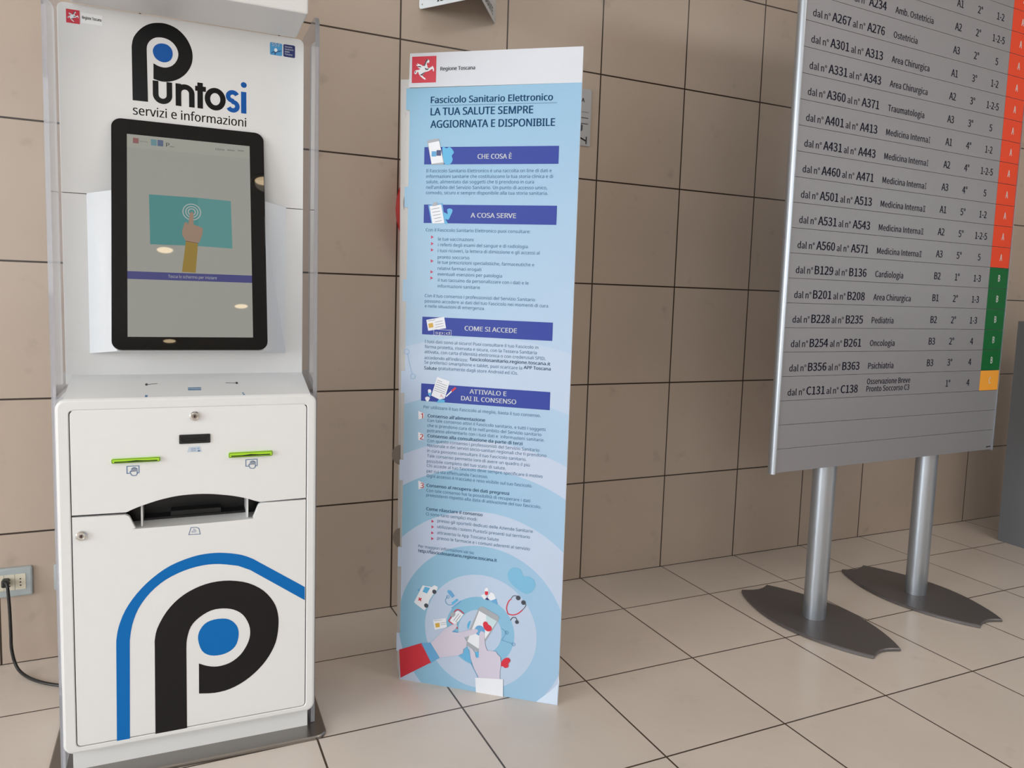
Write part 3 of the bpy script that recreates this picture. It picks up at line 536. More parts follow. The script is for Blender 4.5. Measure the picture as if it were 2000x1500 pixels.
b.add([(wx, wy, 0), (wx+.004, wy+.002, 0), (wx-.018, wy+.006, 1.785), (wx-.022, wy+.004, 1.785)], [(0, 1, 2, 3)], CARDB); b.add([(-.002, .006, 1.765), (.002, .006, 1.765), (wx-.018, wy+.006, 1.785), (wx-.022, wy+.004, 1.785)], [(0, 1, 2, 3)], CARD)
b.build('side_panel', TO)
rx_, ry_ = wT-.100, .200
b = MB(); b.add([(wT-.004, .006, 0), (rx_, ry_, 0), (rx_, ry_, 1.8), (wT-.004, .006, 1.8)], [(0, 1, 2, 3)], CARDB); b.add([(wT, .006, 0), (rx_+.004, ry_+.002, 0), (rx_+.004, ry_+.002, 1.8), (wT, .006, 1.8)], [(3, 2, 1, 0)], CARD)
b.add([(rx_, ry_, 0), (rx_+.004, ry_+.002, 0), (rx_+.004, ry_+.002, 1.8), (rx_, ry_, 1.8)], [(0, 1, 2, 3)], CARDB); b.add([(wT-.004, .006, 1.8), (wT, .006, 1.8), (rx_+.004, ry_+.002, 1.8), (rx_, ry_, 1.8)], [(0, 1, 2, 3)], CARD); b.build('side_panel', TO)
for zz, rx, xo in [[1.6772, 0.0, 0.006], [1.4248, 0.0, 0.004], [0.6801, 0.018, -0.001], [0.4246, 0.012, 0.001]]:
    b = MB(); b.prism(ell(wx*.5+xo-.004, zz, rx+.010, .030, 20), wy*.5, wy*.5+.005, CARDB); lab(b.build('locking_disc', TO), 'brown cardboard disc')
Z0 = -.0003
b = MB(); e = [(0.0047, 1.7531), (0.0772, 1.8246)]; emblem(b, e[0][0], e[0][1], e[1][0], e[1][1]); t = ('Regione Toscana', 0.0895, 1.7845, 0.102); b.text(t[0], t[1], t[2], t[3], .0098, mat('grey_ink', (60, 62, 68), .5, 0, .25), .035); b.build('region_emblem', FP, False, (0, Z0, 0))
b = MB()
for t, cp_ in zip([('Fascicolo Sanitario Elettronico', 0.0631, 1.6968, 0.3516), ('LA TUA SALUTE SEMPRE', 0.063, 1.6637, 0.2978), ('AGGIORNATA E DISPONIBILE', 0.0634, 1.6294, 0.3595)], (.0175, .0200, .0200)): b.text(t[0], t[1], t[2], t[3], cp_, TEAL, .036)
b.stroke([(0.062, 1.6902), (0.4263, 1.6901)], .0009, TXT); b.build('printed_title', FP, False, (0, Z0, 0))
# heading bands
BANDS = [[(0.0465, 1.5767), (0.4363, 1.5766), (0.4362, 1.5297), (0.0476, 1.5284)], [(0.0488, 1.4167), (0.4367, 1.418), (0.4368, 1.3667), (0.0495, 1.365)], [(0.0509, 1.0985), (0.4373, 1.1009), (0.4373, 1.0503), (0.0516, 1.0477)], [(0.0519, 0.9045), (0.4372, 0.9082), (0.4372, 0.8575), (0.0522, 0.8535)]]
HT = [[('CHE COSA È', 0.2056, 1.5436, 0.0986)], [('A COSA SERVE', 0.1897, 1.3826, 0.1324)], [('COME SI ACCEDE', 0.1805, 1.066, 0.1545)], [('ATTIVALO E', 0.2003, 0.8865, 0.1102), ('DAI IL CONSENSO', 0.1754, 0.8654, 0.1644)]]
hb_ = []
for q, hh in zip(BANDS, HT):
    b = MB(); x0 = (q[0][0]+q[3][0])/2; x1 = (q[1][0]+q[2][0])/2; z1 = (q[0][1]+q[1][1])/2; z0 = (q[2][1]+q[3][1])/2
    b.flat([(x0, z0), (x1, z0), (x1, z1), (x0, z1)], BAND, 1)
    for t in hh: b.text(t[0], t[1], t[2], t[3], .0128, PW, .035, 2)
    hb_.append(b)
b = hb_[0]
b.flat(catmull([(0.1014, 1.5773), (0.1129, 1.5727), (0.121, 1.5764), (0.1284, 1.5726), (0.1356, 1.5613), (0.1297, 1.5527), (0.1324, 1.5415), (0.1262, 1.5303), (0.1108, 1.5285), (0.1034, 1.5473)], 3, True), SKY, 2)
b.flat([(0.0552, 1.592), (0.0572, 1.5954), (0.0858, 1.6003), (0.0899, 1.5987), (0.1074, 1.533), (0.1051, 1.5285), (0.0698, 1.5279)], PGREY, 3); b.flat([(0.0586, 1.5871), (0.0913, 1.5931), (0.1049, 1.5342), (0.0698, 1.5305)], PW, 4)
e = [(0.0693, 1.5505), (0.0976, 1.568)]; b.flat(rrect(e[0][0], e[0][1], (e[0][0]+e[1][0])/2, e[1][1]-.003, .001, 2), LB, 5); b.flat(rrect((e[0][0]+e[1][0])/2+.0005, e[0][1]+.002, e[1][0], e[1][1], .001, 2), DB, 5)
b = hb_[1]
b.flat(catmull([(0.1091, 1.3963), (0.1216, 1.3907), (0.1192, 1.404), (0.1293, 1.4071), (0.136, 1.4011), (0.1291, 1.3851), (0.124, 1.3756), (0.1145, 1.3773), (0.1222, 1.3668), (0.1132, 1.3651)], 2, True), SKY, 2)
b.flat([(0.0621, 1.4156), (0.1052, 1.4217), (0.1148, 1.3667), (0.0736, 1.3646)], DENIM, 3); b.flat([(0.0667, 1.413), (0.1012, 1.4179), (0.1124, 1.3663), (0.0761, 1.3646)], PW, 4); b.flat([(0.0749, 1.418), (0.0789, 1.4234), (0.0859, 1.4242), (0.0901, 1.4204), (0.0914, 1.4151), (0.0758, 1.4127)], PGREY, 5)
for s_ in [[(0.0727, 1.4043), (0.0965, 1.4083)], [(0.0754, 1.3955), (0.0984, 1.3996)], [(0.0781, 1.3868), (0.1002, 1.3909)], [(0.0808, 1.3781), (0.1021, 1.3821)], [(0.0834, 1.3693), (0.104, 1.3734)]]: b.stroke(s_, .0010, DKG, 5)
b = hb_[2]
b.flat([(0.0638, 1.0909), (0.118, 1.1021), (0.1247, 1.0698), (0.0701, 1.0598)], PW, 3); b.flat([(0.0701, 1.0803), (0.0839, 1.0836), (0.0862, 1.071), (0.0723, 1.0677)], GOLD, 4)
for s_ in [[(0.0687, 1.0877), (0.0905, 1.0924)], [(0.0907, 1.085), (0.1143, 1.0909)], [(0.092, 1.0776), (0.1164, 1.0835)], [(0.093, 1.0706), (0.1174, 1.0765)]]: b.stroke(s_, .0009, DKG, 4)
e = [(0.0871, 1.0651), (0.1406, 1.0646), (0.141, 1.0483), (0.0875, 1.0483)]; b.stroke(e, .0008, PW, 3, True); t = ('sp:d', 0.0918, 1.0518, 0.0452); b.text(t[0], t[1], t[2], t[3], .0078, PW, .035, 4)
b = hb_[3]
b.flat(catmull([(0.0732, 0.888), (0.0804, 0.8904), (0.0838, 0.8838), (0.0808, 0.8707), (0.0768, 0.8731)], 3, True), PW, 2); b.flat([(0.0734, 0.8786), (0.0834, 0.8823), (0.0817, 0.8708), (0.0768, 0.872)], SKY, 3); b.flat(catmull([(0.0649, 0.8647), (0.0716, 0.8689), (0.0798, 0.8657), (0.074, 0.8547), (0.0679, 0.8573)], 3, True), PW, 2)
b.flat([(0.1001, 0.8531), (0.1079, 0.8639), (0.1251, 0.8632), (0.1261, 0.8549)], SKY, 2); b.flat([(0.1011, 0.928), (0.1404, 0.918), (0.1257, 0.8677), (0.1099, 0.8629), (0.084, 0.8728)], PW, 3)
b.stroke([(0.1296, 0.8729), (0.147, 0.8903)], .0036, PW, 4); b.stroke([(0.1459, 0.8891), (0.1586, 0.9008)], .0056, PRED, 4); b.stroke([(0.1117, 0.8717), (0.1155, 0.8776), (0.1169, 0.872), (0.1225, 0.8698)], .0012, PRED, 4)
for s_ in [[(0.1014, 0.919), (0.1166, 0.9143)], [(0.0995, 0.9136), (0.132, 0.904)], [(0.0976, 0.9074), (0.1306, 0.8975)], [(0.0958, 0.9016), (0.1291, 0.8914)], [(0.0939, 0.8951), (0.1277, 0.8852)], [(0.0925, 0.8893), (0.1262, 0.8802)]]: b.stroke(s_, .0010, DKG, 4)
for b in hb_: b.build('heading_band', FP, False, (0, Z0, 0))
# running text
b = MB()
for t in [('Il Fascicolo Sanitario Elettronico è una raccolta on line di dati e', 0.0538, 1.5069, 0.3643), ('informazioni sanitarie che costituiscono la tua storia clinica e di', 0.0542, 1.4916, 0.3683), ('salute, alimentato dai soggetti che ti prendono in cura', 0.0545, 1.4766, 0.3149), ("nell'ambito del Servizio Sanitario. Un punto di accesso unico,", 0.0548, 1.4611, 0.3528), ('comodo, sicuro e sempre disponibile alla tua storia sanitaria.', 0.0544, 1.4463, 0.3553), ('Con il Fascicolo Sanitario Elettronico puoi consultare:', 0.0562, 1.3422, 0.3077), ('le tue vaccinazioni', 0.0942, 1.3171, 0.1056), ('i referti degli esami del sangue e di radiologia', 0.0942, 1.3012, 0.2638), ('i tuoi ricoveri, la lettera di dimissione e gli accessi al', 0.0942, 1.2847, 0.2983), ('pronto soccorso', 0.0943, 1.2666, 0.0946), ('le tue prescrizioni specialistiche, farmaceutiche e', 0.0943, 1.2519, 0.2839), ('relativi farmaci erogati', 0.0946, 1.2348, 0.1306), ('eventuali esenzioni per patologia', 0.095, 1.2186, 0.1916), ('il tuo taccuino da personalizzare con i dati e le', 0.0962, 1.2016, 0.2678), ('informazioni sanitarie', 0.0959, 1.1845, 0.1269), ('Con il tuo consenso i professionisti del Servizio Sanitario', 0.0572, 1.1561, 0.327), ('possono accedere ai dati del tuo Fascicolo nei momenti di cura', 0.0576, 1.1406, 0.3641), ('e nelle situazioni di emergenza.', 0.0579, 1.1263, 0.1812), ('I tuoi dati sono al sicuro! Puoi consultare il tuo Fascicolo in', 0.0601, 1.0246, 0.3381), ('forma protetta, riservata e sicura, con la Tessera Sanitaria', 0.0605, 1.0096, 0.3338), ("attivata, con carta d'identità elettronica o con credenziali SPID,", 0.06, 0.9949, 0.3597), ("accedendo all'indirizzo:", 0.06, 0.9778, 0.1326), ('Se preferisci smartphone e tablet, puoi scaricare la', 0.0603, 0.9643, 0.2932), ('gratuitamente dagli store Android ed iOs.', 0.1031, 0.9491, 0.2388), ('Per utilizzare il tuo Fascicolo al meglio, basta il tuo consenso.', 0.0607, 0.8337, 0.3512), ('Con tale consenso attivi il Fascicolo sanitario, e tutti i soggetti', 0.0733, 0.7953, 0.3538), ("che si prendono cura di te nell'ambito del Servizio sanitario", 0.0737, 0.7802, 0.342), ('potranno alimentarlo con i tuoi dati e  informazioni sanitarie.', 0.0736, 0.7653, 0.352), ('Con questo consenso i professionisti del Servizio Sanitario', 0.0747, 0.7354, 0.3366), ('Nazionale e dei servizi socio-sanitari regionali che ti prendono', 0.0746, 0.7216, 0.3579), ('in cura possono consultare il tuo Fascicolo sanitario.', 0.0746, 0.7058, 0.301), ('Tale consenso permette loro di avere un quadro il più', 0.0749, 0.6907, 0.31), ('possibile completo del tuo stato di salute.', 0.0744, 0.6749, 0.241), ('Chi accede al tuo fascicolo deve sempre specificare il motivo', 0.0743, 0.6616, 0.3495), ("per cui sta effettuando l'accesso.", 0.0747, 0.6453, 0.1881), ('Ogni accesso è tracciato e reso visibile sul tuo fascicolo.', 0.075, 0.6313, 0.3196), ('Con tale consenso hai la possibilità di recuperare i dati', 0.0752, 0.5876, 0.3149), ('preesistenti rispetto alla data di attivazione del tuo fascicolo.', 0.0747, 0.5735, 0.3474), ('Ci sono tanti semplici modi:', 0.0755, 0.5168, 0.1588), ('presso gli sportelli dedicati delle Aziende Sanitarie', 0.1118, 0.5001, 0.2893), ('utilizzando i totem PuntoSi presenti sul territorio', 0.1118, 0.4823, 0.2812), ('attraverso la App Toscana Salute', 0.1118, 0.4642, 0.189), ('presso le farmacie e i comuni aderenti al servizio', 0.1118, 0.4478, 0.2824), ('Per maggiori informazioni vai su:', 0.0534, 0.4167, 0.1739)]: b.text(t[0], t[1], t[2], t[3], .0088, TXT, .003)
for t in [('fascicolosanitario.regione.toscana.it', 0.1985, 0.9807, 0.2359), ('APP Toscana', 0.358, 0.9666, 0.0777), ('Salute', 0.0598, 0.9476, 0.0393), ("Consenso all'alimentazione", 0.0738, 0.8086, 0.1755), ('Consenso alla consultazione da parte di terzi', 0.0748, 0.7499, 0.2868), ('Consenso al recupero dei dati pregressi', 0.0752, 0.6025, 0.2522), ('Come rilasciare il consenso', 0.0756, 0.532, 0.1741), ('http://fascicolosanitario.regione.toscana.it', 0.0538, 0.4025, 0.243)]: b.text(t[0], t[1], t[2], t[3], .0090, TXTB, .026)
for x, z in [(0.0763, 1.3265), (0.0767, 1.3079), (0.0768, 1.2903), (0.0771, 1.2592), (0.077, 1.2283), (0.077, 1.211), (0.0967, 0.5005), (0.0971, 0.4837), (0.0967, 0.4656), (0.0971, 0.4484)]: b.flat([(x-.0038, z-.0046), (x+.0044, z), (x-.0038, z+.0046)], MAG, 1)
for q, d, dz in zip([[(0.0443, 0.8251), (0.0627, 0.8188), (0.0629, 0.8055), (0.046, 0.7996)], [(0.0448, 0.7631), (0.0632, 0.7568), (0.0635, 0.7423), (0.0465, 0.7378)], [(0.0487, 0.6184), (0.0672, 0.6124), (0.0675, 0.5985), (0.0505, 0.5921)]], '123', [(0.0533, 0.804), (0.0513, 0.742), (0.0561, 0.5973)]):
    b.flat(q, mat('flag_pink_white', (226, 222, 228), .5), 1); b.text(d, dz[0], dz[1], None, .0150, PRED, .03, 2)
b.build('printed_text', FP, False, (0, Z0, 0))
# illustration of hands and phone
b = MB(); F = lambda q, m_, l_=2: b.flat(q, m_, l_)
def done(name):
    global b
    b.build(name, FP, False, (0, Z0, 0)); b = MB()
F([(0.0432, 0.2479), (0.0698, 0.3027), (0.0984, 0.3009), (0.1067, 0.3082), (0.1175, 0.3041), (0.1153, 0.2941), (0.1023, 0.2778), (0.091, 0.2583), (0.088, 0.2416), (0.0766, 0.2263), (0.0474, 0.2432)], PW, 1); F([(0.0766, 0.2994), (0.0935, 0.2977), (0.0838, 0.2795), (0.0696, 0.2831)], SKY, 2)
for q in [[(0.1071, 0.2878), (0.1138, 0.2887)], [(0.0823, 0.2421), (0.089, 0.2431)]]: r_ = q[1][0]-q[0][0]; F(ell(q[0][0], q[0][1], r_), DKG, 2)
q = [(0.062, 0.2586), (0.0681, 0.2595)]; r_ = q[1][0]-q[0][0]; x, z = q[0]; b.stroke([(x-r_*.8, z-r_*.6), (x+r_*.8, z+r_*.6)], r_*.6, PRED, 2); b.stroke([(x-r_*.6, z+r_*.8), (x+r_*.6, z-r_*.8)], r_*.6, PRED, 3)
F([(0.0532, 0.2875), (0.0582, 0.2914), (0.0617, 0.2863), (0.0574, 0.2819)], DENIM, 1)
done('printed_ambulance'); F([(0.1487, 0.2914), (0.1585, 0.2991), (0.1711, 0.2837), (0.1634, 0.2762)], DENIM, 2); F([(0.147, 0.2944), (0.1508, 0.2994), (0.1568, 0.2989), (0.1497, 0.2915)], SKY, 3); b.stroke(catmull([(0.149, 0.2792), (0.1427, 0.2686), (0.1445, 0.2591), (0.153, 0.2538), (0.1646, 0.256)], 4), .0018, LIN, 2)
q = [(0.1501, 0.278), (0.1547, 0.2786)]; b.stroke(ell(q[0][0], q[0][1], q[1][0]-q[0][0], None, 14), .0014, LIN, 2, True); F([(0.1611, 0.2614), (0.1773, 0.2759), (0.1833, 0.2725), (0.1662, 0.255)], SKY, 2); b.stroke([(0.1625, 0.2447), (0.1913, 0.271)], .0036, DENIM, 3)
done('printed_microscope'); F([(0.252, 0.2962), (0.2616, 0.3023), (0.2716, 0.2908), (0.2621, 0.2848)], PW, 1); F(catmull([(0.2631, 0.3152), (0.2681, 0.3213), (0.2734, 0.3182), (0.2745, 0.3018), (0.2688, 0.2984), (0.2636, 0.3003)], 3, True), PW, 2); F([(0.2636, 0.3099), (0.2736, 0.3112), (0.2739, 0.3023), (0.2688, 0.2984), (0.2642, 0.3004)], PRED, 3); F([(0.2746, 0.2992), (0.2824, 0.3098), (0.2921, 0.3063), (0.2974, 0.2921), (0.2831, 0.2844), (0.2733, 0.2895)], PW, 1); F([(0.2646, 0.287), (0.2709, 0.293), (0.2782, 0.2869), (0.2734, 0.2844)], DB, 3); F([(0.2822, 0.2843), (0.299, 0.2923), (0.3044, 0.2746), (0.2898, 0.279)], DENIM, 2)
done('printed_pills'); b.stroke(catmull([(0.3356, 0.2519), (0.3308, 0.2687), (0.336, 0.2884), (0.3436, 0.2974)], 4), .0030, PRED, 2); b.stroke(catmull([(0.3356, 0.2519), (0.35, 0.2507), (0.3656, 0.257), (0.3779, 0.2689)], 4), .0030, PRED, 2); b.stroke(catmull([(0.3436, 0.2974), (0.3481, 0.3059), (0.3559, 0.3095), (0.3608, 0.307)], 4), .0018, DKG, 2); b.stroke(catmull([(0.3779, 0.2689), (0.387, 0.2812), (0.3877, 0.2876), (0.3819, 0.2915)], 4), .0018, DKG, 2)
for q in [[(0.3647, 0.3037), (0.3716, 0.3047)], [(0.3809, 0.292), (0.3878, 0.293)], [(0.3633, 0.2313), (0.369, 0.2321)]]: F(ell(q[0][0], q[0][1], q[1][0]-q[0][0], None, 18), DKG, 3)
b.stroke(catmull([(0.3435, 0.2336), (0.3502, 0.2428), (0.3591, 0.2434), (0.3638, 0.2352)], 4), .0024, DKG, 2)
done('printed_stethoscope'); F(catmull([(0.3307, 0.3715), (0.3391, 0.3867), (0.3548, 0.3924), (0.3708, 0.386), (0.3782, 0.3697), (0.3933, 0.371), (0.4093, 0.3627), (0.4145, 0.3462), (0.4042, 0.3276), (0.3857, 0.3188), (0.3568, 0.3323), (0.3355, 0.3516)], 3, True), mat('print_cloud', (118, 178, 210), .5), 1)
done('printed_cloud'); F([(0.1048, 0.2008), (0.145, 0.2124), (0.1497, 0.1851), (0.1115, 0.1714)], PW, 2); F([(0.1118, 0.1911), (0.1254, 0.1953), (0.1271, 0.1825), (0.1144, 0.1784)], GOLD, 3)
for s_ in [[(0.1085, 0.1988), (0.1332, 0.2049)], [(0.1294, 0.1946), (0.146, 0.1992)], [(0.1302, 0.1895), (0.1462, 0.1937)]]: b.stroke(s_, .0008, DKG, 3)
done('printed_card'); b.stroke(catmull([(0.2015, 0.2337), (0.1847, 0.2436), (0.1733, 0.2378), (0.1574, 0.2106), (0.1559, 0.2039), (0.1711, 0.1963)], 3), .0030, PRED, 3); F([(0.1766, 0.237), (0.1832, 0.2402), (0.1999, 0.2312), (0.1793, 0.1991), (0.171, 0.1973), (0.1575, 0.2058)], PW, 3); F(catmull([(0.1587, 0.2238), (0.1635, 0.2332), (0.1734, 0.234), (0.1746, 0.226), (0.1672, 0.2185)], 3, True), PGREY, 4)
for s_ in [[(0.1691, 0.2074), (0.1857, 0.2318)], [(0.1758, 0.2051), (0.1911, 0.2274)], [(0.1792, 0.2017), (0.1824, 0.2061)]]: b.stroke(s_, .0012, DKG, 4)
F([(0.1617, 0.1712), (0.1699, 0.1766), (0.1849, 0.1746), (0.1734, 0.1706)], DENIM, 2); F([(0.1776, 0.1872), (0.1818, 0.1907), (0.184, 0.1849), (0.1817, 0.1845)], PRED, 2)
done('printed_clipboard')
q = [(0.2152, 0.214), (0.2217, 0.2149)]
F(catmull([(0.2123, 0.1974), (0.2153, 0.2092), (0.2233, 0.2151), (0.2159, 0.1882)], 2, True), SKY, 1)
F([(0.2467, 0.257), (0.2524, 0.2623), (0.2589, 0.2626), (0.3054, 0.2428), (0.3088, 0.2353), (0.3074, 0.2287), (0.2505, 0.1237), (0.244, 0.1243), (0.208, 0.14), (0.2054, 0.1494)], PGREY, 2); F([(0.2479, 0.2492), (0.3034, 0.225), (0.2486, 0.1332), (0.2137, 0.1496)], PW, 3); F([(0.2699, 0.2394), (0.3034, 0.225), (0.2859, 0.1936), (0.271, 0.2027)], mat('print_pale_teal', (190, 212, 218), .5), 4)
F([(0.2066, 0.1421), (0.2109, 0.1525), (0.2502, 0.1334), (0.2489, 0.1225)], PGREY, 4)
F(catmull([(0.261, 0.2125), (0.2673, 0.2198), (0.2745, 0.2176), (0.2772, 0.2126), (0.2855, 0.208), (0.2889, 0.2005), (0.2849, 0.1934), (0.2746, 0.191), (0.2647, 0.1985)], 3, True), PRED, 5); q = [(0.2519, 0.1896), (0.2675, 0.1919)]; F(ell(q[0][0], q[0][1], q[1][0]-q[0][0], None, 24), DENIM, 5)
done('printed_phone'); F([(-0.0017, 0.0927), (0.067, 0.1227), (0.1005, 0.0677), (0.0041, 0.0047)], SLEEVE, 3); F([(0.067, 0.1227), (0.099, 0.1301), (0.1287, 0.0869), (0.1005, 0.0677)], DENIM, 3); b.stroke([(0.0686, 0.1239), (0.1015, 0.0662)], .0022, SLEEVE, 4)
F([(0.1001, 0.1287), (0.1432, 0.1793), (0.1726, 0.1998), (0.18, 0.1986), (0.1821, 0.193), (0.1764, 0.1841), (0.165, 0.1727), (0.1833, 0.1731), (0.216, 0.185), (0.2354, 0.1927), (0.2453, 0.1918), (0.2461, 0.1846), (0.2359, 0.1766), (0.2051, 0.1623), (0.2137, 0.149), (0.2108, 0.1323), (0.2027, 0.1262), (0.2021, 0.113), (0.1884, 0.1044), (0.1586, 0.0965), (0.1293, 0.0877)], SKIN, 6)
F([(0.1917, 0.1049), (0.2015, 0.1113), (0.214, 0.136), (0.2302, 0.0864), (0.212, 0.0901)], mat('print_mid_blue', (100, 172, 214), .5), 2)
F([(0.251, 0.1076), (0.2508, 0.1804), (0.2558, 0.1892), (0.265, 0.1873), (0.2701, 0.1461), (0.2764, 0.1325), (0.2926, 0.1334), (0.3039, 0.1335), (0.3074, 0.126), (0.3173, 0.1195), (0.3197, 0.094), (0.317, 0.0774), (0.3178, 0.0517), (0.2512, 0.0441), (0.2389, 0.0699), (0.2266, 0.0989), (0.2224, 0.1308), (0.229, 0.1324), (0.2391, 0.1204), (0.2428, 0.1063)], SKIN, 7); b.stroke([(0.2269, 0.0875), (0.2511, 0.0467)], .0022, LIN, 8); F([(0.2391, 0.122), (0.2505, 0.1253), (0.251, 0.1076), (0.2452, 0.105)], SKY, 8)
F([(0.242, 0.0439), (0.3275, 0.0532), (0.3292, -0.0001), (0.2459, -0.002)], PW, 8)
done('printed_hands'); F(catmull([(0.3198, 0.0915), (0.321, 0.1055), (0.3319, 0.1179), (0.3431, 0.1196), (0.3475, 0.1113), (0.342, 0.1024), (0.3423, 0.0928), (0.3328, 0.088), (0.3246, 0.0922)], 3, True), PRED, 5)
done('printed_splat')
for pl in [[(0.3178, 0.2062), (0.3332, 0.1951), (0.3189, 0.1712), (0.3551, 0.1631)]]:
    b.stroke(pl, .0014, LIN, 2)
for q in [(0.3332, 0.1951), (0.3551, 0.1631)]: b.stroke(ell(q[0], q[1], .0048, None, 14), .0014, LIN, 2, True)
done('printed_link_line')
b.stroke([(0.0063, 0.9908), (0.0226, 0.9311)], .0016, mat('faint_link', (150, 184, 216), .5), 2)
for q in [(0.0046, 0.9963), (0.0251, 0.9248)]: b.stroke(ell(q[0], q[1], .0075, None, 16), .0020, mat('faint_link', (150, 184, 216), .5), 2, True)
done('printed_link_line')
q = [(0.5035, 0.0945), (0.4951, 0.0694), (0.4682, 0.0378), (0.4285, 0.0006), (0.4915, 0.0002)]
F([(wT-.001, q[0][1])]+q[1:4]+[(wT-.001, .002)], mat('corner_pale', (206, 220, 238), .5), 1)
b.build('printed_corner', FP, False, (0, Z0, 0))

# ------------------------------------------------------------------ directory board (local x along board from left post, y backwards)
BD = empty('directory_board', (1.0278, -0.7419, 0), math.radians(2.5), 'big grey hospital directory board on two posts with oval feet', 'directory board')
FONT[0] = GROTESK
X0, X1, ZB, PT = -.320, .8985, .5975, .0823
ROWS = ['', '', '', ('C131', 'C138', 'Osservazione Breve|Pronto Soccorso C3', '', '1°', '4', 'C'), ('B356', 'B363', 'Psichiatria', 'B3', '3°', '4', 'B'), ('B254', 'B261', 'Oncologia', 'B3', '2°', '4', 'B'), ('B228', 'B235', 'Pediatria', 'B2', '2°', '1-3', 'B'), ('B201', 'B208', 'Area Chirurgica', 'B1', '2°', '1-3', 'B'), ('B129', 'B136', 'Cardiologia', 'B2', '1°', '1-3', 'B'),
 ('A560', 'A571', 'Medicina Interna II', 'A3', '5°', '5', 'A'), ('A531', 'A543', 'Medicina Interna II', 'A2', '5°', '1-2-5', 'A'), ('A501', 'A513', 'Medicina Interna II', 'A1', '5°', '1-2', 'A'), ('A460', 'A471', 'Medicina Interna I', 'A3', '4°', '5', 'A'), ('A431', 'A443', 'Medicina Interna I', 'A2', '4°', '1-2-5', 'A'), ('A401', 'A413', 'Medicina Interna I', 'A1', '4°', '1-2', 'A'),
 ('A360', 'A371', 'Traumatologia', 'A3', '3°', '5', 'A'), ('A331', 'A343', 'Area Chirurgica', 'A2', '3°', '1-2-5', 'A'), ('A301', 'A313', 'Area Chirurgica', 'A1', '3°', '1-2', 'A'), ('A267', 'A276', 'Ostetricia', 'A3', '2°', '5', 'A'), ('', 'A234', 'Amb. Ostetricia', 'A2', '2°', '1-2-5', 'A'), ('', '', '', 'A1', '2°', '1-2', 'A'), ('', '', '', '', '', '', 'A'), '']
for k, rw in enumerate(ROWS):
    z = ZB+k*PT; b = MB(); b.prism([(X0, z+.0006), (X1, z+.0006), (X1, z+PT-.0006), (X0, z+PT-.0006)], 0, .012, SLAT, .0004)
    if rw:
        f0, f1, dep, blk, flo, sta, tg = rw; bz = z+.0170
        if f0: b.text('dal n°', -.2855, bz, .080, .0215, NAVY, .024); b.text(f0, -.1974, bz, .090, .0278, NAVY, .036)
        if f1: b.text('al n°', -.0987, bz, .060, .0215, NAVY, .024); b.text(f1, -.0283, bz, .089, .0278, NAVY, .036)
        if '|' in dep:
            d1, d2 = dep.split('|'); b.text(d1, .106, bz+.028, .240, .0205, NAVY, .03); b.text(d2, .106, bz+.001, .238, .0205, NAVY, .03)
        elif ' I' in dep and 'Interna' in dep:
            nm, rom = dep.rsplit(' ', 1); w = b.text(nm, .106, bz+.002, .228, .0210, NAVY, .03)
            x = .106+.228+.004; h = .0215; n_ = len(rom)
            for i in range(n_): b.flat([(x+.003+i*.005, bz+.002), (x+.0055+i*.005, bz+.002), (x+.0055+i*.005, bz+.002+h), (x+.003+i*.005, bz+.002+h)], NAVY, 1)
            b.stroke([(x, bz+.003), (x+.0085+.005*(n_-1), bz+.003)], .0022, NAVY, 1); b.stroke([(x, bz+.001+h), (x+.0085+.005*(n_-1), bz+.001+h)], .0022, NAVY, 1)
        elif dep: b.text(dep, .106, bz+.002, -.98, .0215, NAVY, .03)
        for s_, xc, wk in ((blk, .454, -.96), (flo, .5735, -.96), (sta, .700, -.96)):
            if s_: b.text(s_, xc, bz+.006, wk, .0258, NAVY, .034, 1, True)
    o = b.build('row_slat', BD)
    if rw:
        b = MB(); m_ = {'A': ORANGE, 'B': TGREEN, 'C': YEL}[rw[6]]
        b.box(.7770, .8975, -.0010, -.0002, z+.0010, z+PT-.0010, m_); b.text(rw[6], .841, z+.028, -.66, .0262, TAGW, .025, 5, True)
        lab(b.build('colour_tag', o), {'A': 'orange tag with white A', 'B': 'green tag with white B', 'C': 'amber tag with white C'}[rw[6]])
ZT = ZB+len(ROWS)*PT
mk = MB(); q = [(0.8599, 0.6104), (0.8896, 0.6117)]; mk.stroke([(q[0][0], q[0][1]), (q[1][0], q[0][1])], .0042, NAVY, 1); mk.stroke([(q[0][0], q[0][1]-.002), (q[0][0]+.006, q[0][1]-.004)], .002, NAVY, 2); mk.build('maker_mark', BD)
b = MB(); b.box(X0+.01, X1-.004, .012, .026, ZB+.004, ZT-.004, mat('board_back', (120, 122, 126), .5, .4)); b.build('backing_panel', BD)
def edge_profile(xe, sgn, name):
    b = MB(); pts = [(xe, -.004)]+[(xe+sgn*.012*math.sin(a), .013-.017*math.cos(a)) for a in [PI*i/10 for i in range(1, 10)]]+[(xe, .030)]
    n = len(pts); V = [(x, y, ZB-.004) for x, y in pts]+[(x, y, ZT+.004) for x, y in pts]
    b.add(V, [(i, (i+1) % n, n+(i+1) % n, n+i) for i in range(n)]+[tuple(range(n))[::-1], tuple(range(n, 2*n))], ALU); b.build('edge_profile', BD, True)
edge_profile(X0, -1, 0); edge_profile(X1, 1, 0)
def lens(L_, Wd, e, dp, n=16):
    side = []
    for i in range(n+1):
        t = -1+2*i/n; side.append((e+(Wd-e)*math.cos(t*PI/2)**.85 if abs(t) < 1 else e, t*L_))
    endc = [(e*(1-2*i/6), L_-dp*math.sin(PI*i/6)) for i in range(1, 6)]
    return side+endc+[(-x, y) for x, y in side[::-1]]+[(-x, -y) for x, y in endc]
